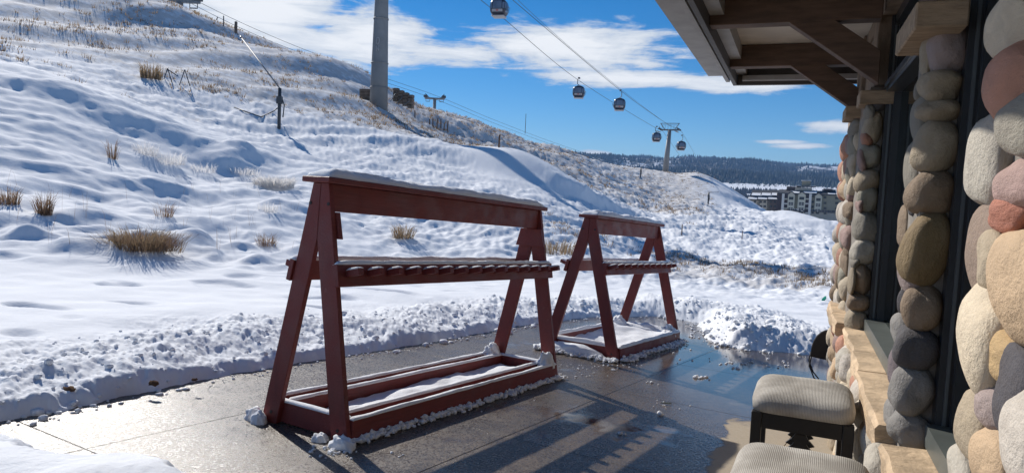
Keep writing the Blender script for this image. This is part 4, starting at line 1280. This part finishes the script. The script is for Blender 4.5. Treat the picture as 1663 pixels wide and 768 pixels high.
def post(px, py, h, r, label, mat='timber', cat='post', name='post', lean=(0, 0), rr=None, group=None):
    p = hit(px, py, 10) if rr is None else P(px, py, rr)
    o = MB().tube([(0, 0, -.4), (lean[0] * h * .5, lean[1] * h * .5, h * .5), (lean[0] * h, lean[1] * h, h * .97), (lean[0] * h, lean[1] * h, h)], [r * 1.08, r, r * .95, r * .7], 8).build(name, M[mat])
    o.location = p; tag(o, label, cat, group); return o
post(383, 55, 1.0, .14, 'short wooden post standing on the ridge by the lance tip')
post(363, 44, .9, .05, 'thin marker stake on the ridge left of the wooden post', 'darksteel')
post(1107, 383, .6, .03, 'thin stake in the snow right of the short rack', 'twig')
post(1205, 388, .5, .025, 'thin stake in the snow below the condominium roofs', 'twig')
post(853, 213, 2.6, .04, 'thin pole on the ridge line below the mid cabins', 'darksteel', rr=108)
for i, (px, py, h) in enumerate(((703, 206, 1.0), (709, 209, 1.3), (716, 208, 1.1), (721, 212, .9), (726, 213, 1.3), (698, 203, .7), (674, 193, .8), (810, 240, 1.1))):
    post(px, py, h * .7, .05, 'dark mullein stalk in the cluster below the ridge tower head' if i < 6 else ('dark stalk alone right of the timber crib' if i == 6 else 'dark stalk alone near the ridge, right of the cluster'), 'twig', 'plant', 'dry_stalk', (rg.uniform(-.1, .1), 0), group='dry stalks on the slope')
# sawhorse-like barrier frame high on the slope
p = hit(286, 136, 12)
bf = empty('barrier_frame', p, .2); tag(bf, 'small dark trestle frame on the slope beside the orange straw clump', 'trestle')
for x0 in (-.45, .45):
    for s in (-.28, .28):
        MB().tube([(x0 + s, 0, -.1), (x0, 0, .8)], .026, 6).build('leg', M['darksteel'], bf)
MB().tube([(-.45, 0, .75), (.1, .02, .4)], .03, 6).build('rail', M['darksteel'], bf)

# timber crib wall at the big tower's foot
pt = P(615, 163, 57); ptz = terrain(np.array([pt.x]), np.array([pt.y]))[0][0]
cr = empty('crib_wall', P(650, 168, 57.5), -.22)
tag(cr, 'weathered timber retaining crib around the foot of the large tower', 'retaining wall')
for i in range(4):
    for k_ in range(4):
        x0 = -.6 + k_ * .42
        MB().box((x0, -.1 - .02 * i, .95 - i * .27 - k_ * .17), (x0 + .40, .35, 1.19 - i * .27 - k_ * .17), bev=.02).build('timber', M['timber'], cr)
for i in range(4):
    MB().box((-3.5 + .02 * i, -.1 - .02 * i, .85 - i * .26), (-2.5, .35, 1.09 - i * .26), bev=.02).build('timber', M['timber'], cr)
for i in range(3):
    MB().tube([(-.7 + i * .5, -.3, .1 - i * .2), (-.3 + i * .6, -.25, .8 - i * .3)], .03, 6).build('strut', M['steel'], cr)

# ------------------------------------------------------------------ gondola towers, cables, cabins
def lathe_tower(name, base, segs, mat, parent):
    MB().tube([(0, 0, z) for z, r in segs], [r for z, r in segs], 24).build(name, mat, parent)
tw = empty('lift_tower', Vector((pt.x, pt.y, min(pt.z, ptz) - .4)))
tag(tw, 'thick grey tubular lift tower rising out of the top of the picture', 'lift tower', 'gondola towers')
lathe_tower('tower_tube', None, [(0, .72), (2.7, .66), (6.0, .58), (9.5, .50), (14.6, .42)], M['tower'], tw)
for z_, r_f in ((1.7, .685), (3.6, .64), (7.0, .56), (10.4, .487)):
    MB().tube([(0, 0, z_), (0, 0, z_ + .10)], r_f + .035, 24).build('flange', M['tower'], tw)
# pale painted marks on the tube, facing the patio
fd = -Vector((pt.x, pt.y, 0)).normalized(); sd_ = Vector((-fd.y, fd.x, 0))
M['mark'] = simple('pale_paint', (.50, .50, .50), .7)
def stroke(x0, z0, x1, z1):
    rad_ = .64
    def q(x, z): 
        a_ = x / rad_; return (fd * math.cos(a_) + sd_ * math.sin(a_)) * (rad_ - .012 * (z - 4.6)) + Vector((0, 0, z))
    MB().tube([q(x0, z0), q((x0 + x1) / 2, (z0 + z1) / 2), q(x1, z1)], .018, 5).build('painted_mark', M['mark'], tw)
for q_ in ((-.30, 5.0, -.30, 5.5), (-.30, 5.5, -.12, 5.48), (-.12, 5.48, -.08, 5.25), (-.08, 5.25, -.14, 5.02), (-.14, 5.02, -.30, 5.0),
           (-.30, 4.45, -.30, 4.85), (-.30, 4.85, -.12, 4.5), (-.12, 4.5, -.12, 4.9)):
    stroke(*q_)
ax_dir = Vector((P(1083, 281, 175).x - pt.x, P(1083, 281, 175).y - pt.y, 0)).normalized()
ax_perp = Vector((ax_dir.y, -ax_dir.x, 0))
def rotm(a): return Matrix.Rotation(math.atan2(ax_perp.y, ax_perp.x), 4, 'Z')
def crossarm(root, z, half, mat):
    m4 = rotm(0)
    def bx(lo, hi, name, bev=.02):
        mb = MB(); mb.box(lo, hi, bev=bev)
        for v_ in mb.bm.verts: v_.co = m4 @ v_.co
        return mb.build(name, mat, root)
    bx((-half, -.22, z - .2), (half, .22, z + .15), 'crossarm')
    for s in (-1, 1):
        mb = MB(); mb.tube([(s * half * .55, 0, z + .1), (s * half, 0, z + 1.5)], .09, 8)
        for v_ in mb.bm.verts: v_.co = m4 @ v_.co
        mb.build('lifting_frame', mat, root)
        bt = bx((s * half - .12, -2.3, z - .05), (s * half + .12, 2.3, z + .16), 'sheave_assembly')
        for k_ in range(8):
            mb = MB(); y0 = -2.1 + k_ * .6
            mb.tube([(s * half - .13, y0, z + .12), (s * half + .13, y0, z + .12)], .21, 12)
            for v_ in mb.bm.verts: v_.co = m4 @ v_.co
            mb.build('sheave', M['darksteel'], bt)
        bx((s * half - .7, -2.2, z - .48), (s * half - .2, 2.2, z - .42), 'catwalk', 0)
    bx((-half * 1.05, -.07, z + 1.45), (half * 1.05, .07, z + 1.6), 'lifting_beam')
    for k_ in range(6):
        x0 = -half * .8 + k_ * half * .32
        bx((x0 - .03, -.4, z + .15), (x0 + .03, -.34, z + 1.1), 'ladder_post', 0)
    bx((-half * .85, -.4, z + 1.08), (half * .85, -.34, z + 1.14), 'handrail', 0)
crossarm(tw, 14.6, 2.45, M['steel'])
t2b = P(1080, 283, 175); t2t = P(1086, 211, 175)
t2 = empty('lift_tower', Vector((t2b.x, t2b.y, t2b.z - .6)))
tag(t2, 'slim grey gondola tower with crossarm standing behind the snow mound', 'lift tower', 'gondola towers')
hT = t2t.z - t2b.z + .6
MB().tube([(0, 0, 0), (.5, 0, hT)], [.78, .42], 20).build('tower_tube', M['tower'], t2)
crossarm(t2, hT, 2.2, M['steel'])
for o in t2.children:
    if o.name.split('.')[0] != 'tower_tube': o.location.x += .5

def catmull(pts, n_=14):
    out = []
    for i in range(len(pts) - 1):
        p0, p1, p2_, p3_ = pts[max(i - 1, 0)], pts[i], pts[i + 1], pts[min(i + 2, len(pts) - 1)]
        for k_ in range(n_):
            t = k_ / n_
            out.append(.5 * ((2 * p1) + (p2_ - p0) * t + (2 * p0 - 5 * p1 + 4 * p2_ - p3_) * t * t + (3 * p1 - p0 - 3 * p2_ + p3_) * t ** 3))
    out.append(pts[-1]); return out
def tw_pt(root, s, half, z, dx=0): return root.location + ax_perp * s * half + Vector((dx, 0, z + .34))
# the rope positions: (pixel, pixel, distance)
leftc = [tw_pt(tw, -1, 2.45, 14.6), P(780, 0, 84), P(937, 129, 122), P(1063, 207, 166), tw_pt(t2, -1, 2.2, hT, .5), P(1106, 256, 230), P(1124, 280, 300)]
rightc = [tw_pt(tw, 1, 2.45, 14.6), P(832, 0, 84), P(1011, 150, 124), P(1086, 203, 165), tw_pt(t2, 1, 2.2, hT, .5), P(1111, 221, 186), P(1135, 262, 260), P(1146, 280, 320)]
o = MB().tube(catmull(leftc), .036, 6).build('haul_rope', M['darksteel']); tag(o, 'steel haul rope carrying the cabins down the left side of the towers', 'cable', 'gondola cables')
o = MB().tube(catmull(rightc), .036, 6).build('haul_rope', M['darksteel']); tag(o, 'steel haul rope carrying the cabins on the right side of the towers', 'cable', 'gondola cables')
o = MB().tube(catmull([tw_pt(tw, .8, 2.45, 16.0), P(900, 55, 95), P(1018, 153, 128), P(1086, 203.5, 170), t2.location + Vector((.5, 0, hT + 1.6))]), .022, 6).build('signal_cable', M['darksteel'])
tag(o, 'thin signal cable running beside the haul rope on the right', 'cable', 'gondola cables')

def superbox(w, d, h, e, n_=20):
    iv, fc = ico(4)
    v = iv / ((np.abs(iv) ** e).sum(1) ** (1 / e))[:, None]
    return v * np.array([w / 2, d / 2, h / 2]), fc
def make_cabin():
    t = empty('gondola_cabin')
    v, fc = superbox(1.95, 1.95, 1.9, 4.2)
    # waist wider than floor and roof
    tz = v[:, 2] / .95
    k_ = 1 - .16 * np.abs(tz) ** 2.2
    v[:, 0] *= k_; v[:, 1] *= k_
    body = link('shell', mesh_np('shell', v, fc), M['cabin'], t); body.location = (0, 0, 0)
    for i in range(4):
        m4 = Matrix.Rotation(i * math.pi / 2, 4, 'Z')
        def curved(name, x0, x1, z0, z1, mat, par, push):
            nx_, nz_ = 7, 7
            xs = np.linspace(x0, x1, nx_); zs_ = np.linspace(z0, z1, nz_)
            XX, ZZ = np.meshgrid(xs, zs_)
            f_ = 1 - .16 * np.abs(ZZ / .95) ** 2.2
            rem = np.clip(1 - (np.abs(XX) / (.975 * f_)) ** 4.2 - (np.abs(ZZ) / .95) ** 4.2, .05, 1)
            YY = -(.975 * f_ * rem ** (1 / 4.2) + push)
            ii = np.arange(nx_ * nz_).reshape(nz_, nx_)
            fr_ = np.stack([ii[:-1, :-1], ii[:-1, 1:], ii[1:, 1:], ii[1:, :-1]], -1).reshape(-1, 4)
            pts = np.stack([XX, YY, ZZ], -1).reshape(-1, 3)
            pts = np.array([(m4 @ Vector(p))[:] for p in pts])
            return link(name, mesh_np(name, pts, fr_), mat, par)
        wpane = curved('pane', -.52, .52, -.22, .66, M['cabglass'], t, .012)
        curved('lower_panel', -.62, .62, -.58, -.30, M['cabgrey'] if i % 2 == 0 else M['cabglass'], t, .012)
        if i % 2 == 0: curved('emblem', -.14, .16, -.52, -.36, M['cabred'], t, .02)
        curved('side_pane', .60, .80, -.20, .5, M['cabglass'], t, .012)
        curved('side_pane', -.80, -.60, -.20, .5, M['cabglass'], t, .012)
    MB().box((-.75, -.75, -1.0), (.75, .75, -.9), bev=.03).build('floor_skid', M['cabgrey'], t)
    MB().box((-.35, -.22, .93), (.35, .22, 1.05), bev=.02).build('roof_mount', M['cabgrey'], t)
    MB().tube([(0, 0, 1.0), (0, 0, 1.12), (-.28, 0, 1.3), (-.28, 0, 2.1), (-.12, 0, 2.25)], .06, 8).build('hanger_arm', M['darksteel'], t)
    MB().box((-.2, -.35, 2.15), (.1, .35, 2.35), bev=.03).build('rope_grip', M['darksteel'], t)
    MB().tube([(.98, -.5, -.4), (1.12, -.5, .1), (1.12, .5, .1), (.98, .5, -.4)], .03, 6).build('ski_holder', M['steel'], t)
    return t
cab0 = make_cabin()
ang_c = math.atan2(ax_perp.y, ax_perp.x)
for i, (px, py, wpx, lab, fl) in enumerate(((811, 14, 27.5, 'dark gondola cabin at the top edge of the sky, largest of the five', 0), (940, 150, 19.5, 'dark gondola cabin hanging from the left rope in mid sky', 0),
                                         (1006, 170, 19.3, 'dark gondola cabin hanging from the right rope in mid sky', math.pi), (1066, 223, 14.6, 'small gondola cabin just left of the slim tower', 0),
                                         (1106, 237, 14.4, 'small gondola cabin just right of the slim tower', math.pi))):
    o = cab0 if i == 0 else copy_tree(cab0)
    o.location = P(px, py, 1.98 * F / wpx); o.rotation_euler = (0, 0, -.25 + .06 * i + fl)
    tag(o, lab, 'gondola cabin', 'gondola cabins hanging on the ropes')

# chairlift beyond the ridge
def chair_tower(px, py, r, label, sc, depth):
    p = P(px, py, r)
    t = empty('chairlift_tower', p - Vector((0, 0, depth))); tag(t, label, 'lift tower', 'chairlift towers behind the ridge')
    MB().tube([(0, 0, 0), (0, 0, depth)], .42 * sc, 12).build('tower_tube', M['tower'], t)
    MB().box((-2.6 * sc, -.25, depth - .1), (2.6 * sc, .25, depth + .3 * sc), bev=.03).build('crossarm', M['steel'], t)
    for s in (-1, 1):
        MB().box((s * 2.4 * sc - .5 * sc, -.3, depth + .2), (s * 2.4 * sc + .5 * sc, .3, depth + .95 * sc), bev=.05).build('sheave_assembly', M['darksteel'], t)
        MB().tube([(s * 1.5 * sc, 0, depth + .2), (s * 2.5 * sc, 0, depth + 1.3 * sc)], .10 * sc, 6).build('lifting_frame', M['darksteel'], t)
        MB().tube([(s * 1.3 * sc, 0, depth - .7 * sc), (s * 2.3 * sc, 0, depth - .7 * sc)], .08 * sc, 6).build('catwalk', M['darksteel'], t)
        for q_ in (1.3, 2.3): MB().tube([(s * q_ * sc, 0, depth - .7 * sc), (s * q_ * sc, 0, depth)], .05 * sc, 6).build('hanger', M['darksteel'], t)
    return t
chair_tower(292, 4, 98, 'chairlift tower head poking above the ridge at upper left', .95, 9)
chair_tower(706, 161, 128, 'chairlift tower head above the ridge right of the large tower', .68, 7)
for k_, (dy, lab) in enumerate(((0, 'upper rope of the chairlift running behind the ridge'), (9, 'lower rope of the chairlift running behind the ridge'))):
    pts = [P(255, -38 + dy, 95), P(310, -3 + dy, 98), P(420, 50 + dy, 104), P(545, 100 + dy * .8, 112), P(706, 155 + dy * .7, 128), P(800, 194 + dy * .6, 150), P(900, 232 + dy * .5, 185), P(990, 262 + dy * .4, 230)]
    o = MB().tube(catmull(pts, 8), .030, 5).build('lift_rope', M['darksteel']); tag(o, lab, 'cable', 'chairlift ropes')
for px, py, r, lab in ((315, 22, 99, 'hanging chair carrier beside the upper left tower head'), (544, 105, 112, 'chair carrier on the rope left of the large tower'), (352, 33, 101, 'small chair carrier seen against the cloud')):
    t = empty('lift_chair', P(px, py, r)); tag(t, lab, 'lift chair', 'chairs of the chairlift')
    MB().tube([(0, 0, -1.6), (-.1, 0, -.4), (.1, 0, .4)], .06, 6).build('hanger', M['darksteel'], t)
    MB().box((-.5, -.3, -1.75), (.5, .3, -1.62), bev=.03).build('seat', M['darksteel'], t)
    MB().box((-.5, .2, -1.6), (.5, .28, -1.1), bev=.03).build('backrest', M['darksteel'], t)

# ------------------------------------------------------------------ condominium far down the slope
RC = 400.0
pc = P(1320, 360, RC)
azc = math.atan2(pc.x, pc.y)
ex = Vector((math.cos(azc), -math.sin(azc), 0)); ey = Vector((math.sin(azc), math.cos(azc), 0))
def fac(px, py, dep=0.0):
    """pixel on the facade plane -> local x, z"""
    d = ray(px, py); k_ = (RC + dep) / (d.x * ey.x + d.y * ey.y)
    return ((d.x * k_) * ex.x + (d.y * k_) * ex.y - (pc.x * ex.x + pc.y * ex.y), d.z * k_ + CAMZ - pc.z)
M['c_green'] = simple('siding_grey_green', (.215, .205, .155), .8, .08, .3)
M['c_cream'] = simple('siding_cream', (.44, .43, .36), .8, .08, .3)
M['c_base'] = simple('stucco_base', (.36, .325, .27), .85, .1, .2)
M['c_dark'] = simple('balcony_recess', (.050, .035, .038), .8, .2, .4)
M['c_brown'] = simple('siding_brown', (.085, .060, .052), .8, .15, .3)
M['c_roof'] = simple('roof_edge', (.045, .048, .055), .8, .1, .3)
M['c_win'] = simple('window_dark', (.020, .024, .032), .15, .2, .3)
M['c_white'] = simple('white_trim', (.55, .54, .52), .7, .1, .5)
cond = empty('condominium', pc, -azc); tag(cond, 'large grey green condominium with cream gabled bays and snowy roofs', 'building', 'condominium blocks below the hill')
def cbox(par, name, x0, x1, y0, y1, front, back, mat, py_ref=None):
    """front face spans that pixel box, at depth offset front; extends to back"""
    (a0, z1), (a1, z0) = fac(x0, y0), fac(x1, y1)
    if a1 < a0: a0, a1 = a1, a0
    return MB().box((a0, front, z0), (a1, back, z1)).build(name, M[mat], par)
def row(par, x0, x1, y0, y1, front, back, mat, name): return cbox(par, name, x0, x1, y0, y1, front, back, mat)
TL = .043                                    # picture tilt: rows drop to the right
row(cond, 1266, 1400, 314, 344, 0, 14, 'c_green', 'wall')
row(cond, 1266, 1400, 342.2, 395, -.25, 14, 'c_base', 'base_wall')
row(cond, 1262, 1280, 314, 342, -.3, 10, 'c_brown', 'side_wall')
def bay(x0, x1, ytop, ybot):
    (a0, zt), (a1, zb) = fac(x0, ytop), fac(x1, ybot)
    o = MB().prism([(a0, zb), (a1, zb), (a1, zt), ((a0 + a1) / 2, zt + 1.3), (a0, zt)], 'y', -1.3, -.02).build('gable_bay', M['c_cream'], cond)
    MB().prism([(a0 - .5, zt - .25), ((a0 + a1) / 2, zt + 1.3), (a1 + .5, zt - .25), (a1 + .5, zt + .25), ((a0 + a1) / 2, zt + 1.95), (a0 - .5, zt + .25)], 'y', -1.8, 2.0).build('gable_roof', M['c_roof'], o)
    nfl = 3
    for i in range(nfl):
        zc = zt - 1.9 - i * 2.85
        wd_ = (a1 - a0) * .32
        w_ = MB().box(((a0 + a1) / 2 - wd_, -1.36, zc - .75), ((a0 + a1) / 2 + wd_, -1.31, zc + .75)).build('window', M['c_win'], o)
        if i: MB().box(((a0 + a1) / 2 - .08, -1.40, zc - .75), ((a0 + a1) / 2 + .08, -1.365, zc + .75)).build('mullion', M['c_white'], w_)
        if i: MB().box(((a0 + a1) / 2 - wd_, -1.40, zc - .06), ((a0 + a1) / 2 + wd_, -1.365, zc + .06)).build('mullion', M['c_white'], w_)
bay(1280, 1289.5, 316, 339); bay(1296.5, 1307, 316, 340); bay(1324, 1333.5, 318, 341)
bay(1374, 1384, 321, 343)
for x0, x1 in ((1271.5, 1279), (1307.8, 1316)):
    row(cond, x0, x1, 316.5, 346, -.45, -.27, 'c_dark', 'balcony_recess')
    for k_ in range(4):
        row(cond, x0 + .2, x1 - .2, 322 + k_ * 7.6, 324.4 + k_ * 7.6, -1.1, -.47, 'c_white' if k_ % 2 else 'c_cream', 'balcony_rail')
for x0 in (1270.4, 1314.4):
    row(cond, x0, x0 + 1.7, 314.5, 350, -1.6, -1.12, 'c_white', 'chimney')
for x0, x1, ys in ((1318, 1321.5, (317, 326, 334, 343.5)), (1338, 1341.8, (319, 328, 336.5, 344.5)), (1356.5, 1361.5, (320, 328, 337, 344.5)), (1290.5, 1294, (345,)), (1297, 1304, (342.6,)), (1325, 1330, (343.8,))):
    for y0 in ys: row(cond, x0, x1, y0, y0 + 3.8, -.42, -.3, 'c_win', 'window')
# roofs
def sloped(par, x0, x1, ytop, ybot, yd0, yd1, mat, name, thick=.35):
    (a0, zt), (a1, _) = fac(x0, ytop), fac(x1, ytop); zb = fac((x0 + x1) / 2, ybot)[1]
    zt = fac((x0 + x1) / 2, ytop)[1]
    mb = MB(); A = [(a0, yd0, zb), (a1, yd0, zb), (a1, yd1, zt), (a0, yd1, zt)]
    vs = [mb.bm.verts.new(p) for p in A] + [mb.bm.verts.new((p[0], p[1], p[2] - thick)) for p in A]
    for f in ((0, 1, 2, 3), (7, 6, 5, 4), (0, 4, 5, 1), (1, 5, 6, 2), (2, 6, 7, 3), (3, 7, 4, 0)): mb.bm.faces.new([vs[i] for i in f])
    return mb.build(name, M[mat], par)
sloped(cond, 1264, 1336, 308.5, 314.5, -1.0, 10, 'c_roof', 'roof', .6)
for x0, x1 in ((1284, 1299), (1305, 1327)): sloped(cond, x0, x1, 308.8, 313.2, -.4, 9, 'snow', 'roof_snow', .2)
sloped(cond, 1336, 1402, 308, 316.5, -1.2, 12, 'c_roof', 'roof', .6)
for x0, x1 in ((1336, 1343.5), (1345, 1357), (1358, 1368), (1372, 1398)): sloped(cond, x0, x1, 308.5, 315.2, -.6, 11, 'snow', 'roof_snow', .2)
row(cond, 1277, 1300, 302.5, 311, 7, 20, 'c_brown', 'penthouse'); row(cond, 1291, 1318, 304, 310, 5, 20, 'c_base', 'penthouse')
row(cond, 1293, 1325, 301.7, 303.6, 4.2, 21, 'c_roof', 'flat_roof'); row(cond, 1302, 1316, 293.5, 301.6, 8, 17, 'c_green', 'lift_house')
row(cond, 1301, 1317.5, 292.2, 293.4, 7, 18, 'snow', 'roof_snow'); row(cond, 1292, 1301, 300.6, 301.6, 4.4, 20, 'snow', 'roof_snow'); row(cond, 1303, 1322, 300.8, 301.65, 4.4, 7, 'snow', 'roof_snow')
row(cond, 1338, 1352, 306.5, 310, 4, 12, 'c_dark', 'cupola'); row(cond, 1336.5, 1353.5, 305.3, 306.4, 3.5, 12.5, 'snow', 'roof_snow')

town = empty('townhouse_row', P(1243, 348, RC), -azc); tag(town, 'dark terraced block with three stepped snowy lean-to roofs left of the condominium', 'building', 'condominium blocks below the hill')
off_t = (town.location - cond.location); lx_t = off_t.x * ex.x + off_t.y * ex.y; ly_t = off_t.x * ey.x + off_t.y * ey.y; lz_t = off_t.z
def tshift(o): o.location = (-lx_t, -ly_t, -lz_t); return o
for i, x0 in enumerate((1214, 1230, 1246.5)):
    x1 = x0 + 17
    up = x0 + 5.5
    tshift(row(town, x0, x1 + 2, 322.5, 352, 0, 3.5, 'c_brown' if i == 2 else 'c_base', 'wall'))
    tshift(row(town, up, x1 + 8, 317, 325, 3.6, 9, 'c_roof', 'upper_wall'))
    tshift(sloped(town, up + 1.0, x1 + 6.5, 309.3, 317.0, 2.2, 12, 'snow', 'roof_snow', .2))
    tshift(sloped(town, up - .6, x1 + 8.2, 308.2, 317.2, 2.6, 12.6, 'c_roof', 'roof', .8))
    tshift(sloped(town, x0 + 1.2, x1 - 1.0, 320.3, 323.2, -1.3, 2.0, 'snow', 'roof_snow', .2))
    tshift(sloped(town, x0 - .3, x1 + .6, 320.2, 323.6, -1.7, 2.3, 'c_roof', 'roof', .5))
    for k_ in range(3):
        tshift(row(town, x0 + 3.5, x0 + 7.5, 326.2 + 7.2 * k_, 329.6 + 7.2 * k_, -.12, -.02, 'c_win', 'window'))
        tshift(row(town, x0 + 10, x0 + 14, 326.2 + 7.2 * k_, 329.6 + 7.2 * k_, -.12, -.02, 'c_win', 'window'))
tshift(row(town, 1262.5, 1272, 312.5, 356, -.5, 9, 'c_dark', 'end_wall'))

# ------------------------------------------------------------------ far valley: mountain, forest, town
azm = np.radians(np.linspace(-75, 85, 420)); rm = np.geomspace(1500, 6500, 90)
AA, RR = np.meshgrid(azm, rm)
xm, ym = RR * np.sin(AA), RR * np.cos(AA)
def mount_z(x, y):
    r = np.hypot(x, y); a = np.arctan2(x, y)
    t = np.clip((r - 1500) / 2900, 0, 1)
    ridge_h = 203 + 22 * perlin(a * 7, a * 0 + 1.3, 70) + 6 * perlin(a * 30, a * 0 + 4.1, 71) + 18 * sstep(.1, .6, a) * 0
    up = sstep(0, 1, t ** .85)
    dn = 1 - .9 * sstep(4500, 6500, r)
    ravine = fbm(x * .0016, y * .0016, 4, 72) * 55 * np.sin(np.pi * np.clip(t, 0, 1)) + fbm(x * .006, y * .006, 3, 75) * 10 * np.sin(np.pi * np.clip(t, 0, 1))
    return -8 + ridge_h * up * dn + ravine
zm = mount_z(xm, ym)
ii = np.arange(xm.size).reshape(xm.shape)
fq = np.stack([ii[:-1, :-1], ii[:-1, 1:], ii[1:, 1:], ii[1:, :-1]], -1).reshape(-1, 4)[:, ::-1]
m, g, b = new_mat('far_mountain')
v = world_pos(g)
patch = g.noise(v, .0042, 6, .62, .6); fine = g.noise(v, .035, 4, .7)
sn = g.step(g.m('ADD', g.m('MULTIPLY', patch, .6), g.m('MULTIPLY', fine, .4)), .50, .57)
g.put(b.inputs['Base Color'], g.mix(sn, g.mix(fine, (.045, .05, .045), (.085, .07, .055)), (.70, .72, .75)))
b.inputs['Roughness'].default_value = .9; b.inputs['Specular IOR Level'].default_value = .1
M['mountain'] = m
tag(link('mountain', mesh_np('mountain', np.stack([xm, ym, zm], -1).reshape(-1, 3), fq), M['mountain']), 'long wooded ridge across the valley', None, None, 'structure')
# conifers as one wood
M['conifer'] = simple('conifer', (.022, .036, .030), .9, .4, .02)
NT = 42000
ta = rg.uniform(math.radians(2), math.radians(34), NT); tr_ = np.sqrt(rg.uniform(1750 ** 2, 4650 ** 2, NT))
tx, ty = tr_ * np.sin(ta), tr_ * np.cos(ta)
dn_ = fbm(tx * .0022, ty * .0022, 4, 80) + .5 * sstep(3600, 4300, tr_) + .22 * np.sin((tr_ - 1700) / 420)
kp = rg.random(NT) < np.clip(.40 + dn_ * 1.0, .03, 1)
tx, ty = tx[kp], ty[kp]; tz = mount_z(tx, ty)
hT_ = rg.uniform(9, 21, len(tx)); rT = hT_ * rg.uniform(.20, .32, len(tx))
def cones(x, y, z, h, r, mat, name, seg=5):
    K = len(x); an = np.arange(seg) * 2 * math.pi / seg
    ring = np.stack([x[:, None] + np.cos(an) * r[:, None], y[:, None] + np.sin(an) * r[:, None], np.repeat((z + h * .08)[:, None], seg, 1)], -1)
    tip = np.stack([x, y, z + h], -1)[:, None]
    V = np.concatenate([ring, tip], 1).reshape(-1, 3)
    t = np.stack([np.arange(seg), (np.arange(seg) + 1) % seg, np.full(seg, seg)], -1)
    Fc = (t[None] + (np.arange(K) * (seg + 1))[:, None, None]).reshape(-1, 3)
    return link(name, mesh_np(name, V, Fc, False), mat)
tag(cones(tx, ty, tz - 1, hT_, rT, M['conifer'], 'forest'), 'dense conifer wood covering the far ridge', 'forest', None, 'stuff')
# trees round the town
NT = 9000
ta = rg.uniform(math.radians(11), math.radians(30), NT); tr_ = rg.uniform(620, 1750, NT)
tx, ty = tr_ * np.sin(ta), tr_ * np.cos(ta)
kp = perlin(tx * .006, ty * .006, 90) > -.22
tx, ty, tr_ = tx[kp], ty[kp], tr_[kp]
tz = np.maximum(terrain(tx, ty)[0], np.where(tr_ > 1500, mount_z(tx, ty), -99))
tag(cones(tx, ty, tz, rg.uniform(4, 11, len(tx)), rg.uniform(1.5, 3.6, len(tx)), simple('bare_trees', (.045, .045, .05), .9, .3, .05), 'town_trees', 6), 'dark trees between the distant houses', 'forest', None, 'stuff')
M['h1'] = simple('house_wall_brown', (.10, .075, .06), .8); M['h2'] = simple('house_wall_grey', (.2, .19, .18), .8)
def house(px, r, sc):
    d = ray(px, 320); a = math.atan2(d.x, d.y)
    x, y = r * math.sin(a), r * math.cos(a)
    z = terrain(np.array([x]), np.array([y]))[0][0]
    if r > 1500: z = max(z, mount_z(np.array([x]), np.array([y]))[0])
    t = empty('house', (x, y, z - .5), -a + random.uniform(-.5, .5))
    w, dp, h = 9 * sc * random.uniform(.8, 1.5), 8 * sc, 5.0 * sc
    wl = MB().box((-w, -dp / 2, 0), (w, dp / 2, h)).build('wall', random.choice((M['h1'], M['h2'], M['c_cream'])), t)
    MB().prism([(-dp * .62, h - .3), (dp * .62, h - .3), (0, h + dp * .34)], 'x', -w - .6, w + .6).build('roof', M['snow'], t)
    for k_ in range(3):
        MB().box((-w * .7 + k_ * w * .6, -dp / 2 - .08, h * .35), (-w * .7 + k_ * w * .6 + 1.6, -dp / 2 - .02, h * .7)).build('window', M['c_win'], wl)
    return tag(t, 'small snow-roofed house among dark trees in the distant town', 'house', 'houses of the distant town')
for i in range(34):
    house(random.uniform(1155, 1375), random.uniform(650, 1700), random.uniform(.8, 1.25))

# ------------------------------------------------------------------ haze of the valley air
hz = MB().box((-7500, -600, -40), (7500, 7500, 290)).build('haze', None)
m = bpy.data.materials.new('haze_air'); m.use_nodes = True
t = m.node_tree; t.nodes.clear()
pv = t.nodes.new('ShaderNodeVolumePrincipled'); pv.inputs['Color'].default_value = (.30, .56, 1.0, 1); pv.inputs['Density'].default_value = 1.15e-4
pv.inputs['Anisotropy'].default_value = 0.1
mo = t.nodes.new('ShaderNodeOutputMaterial'); t.links.new(pv.outputs[0], mo.inputs['Volume'])
hz.data.materials.append(m)
tag(hz, 'thin blue haze in the valley air', None, None, 'stuff')
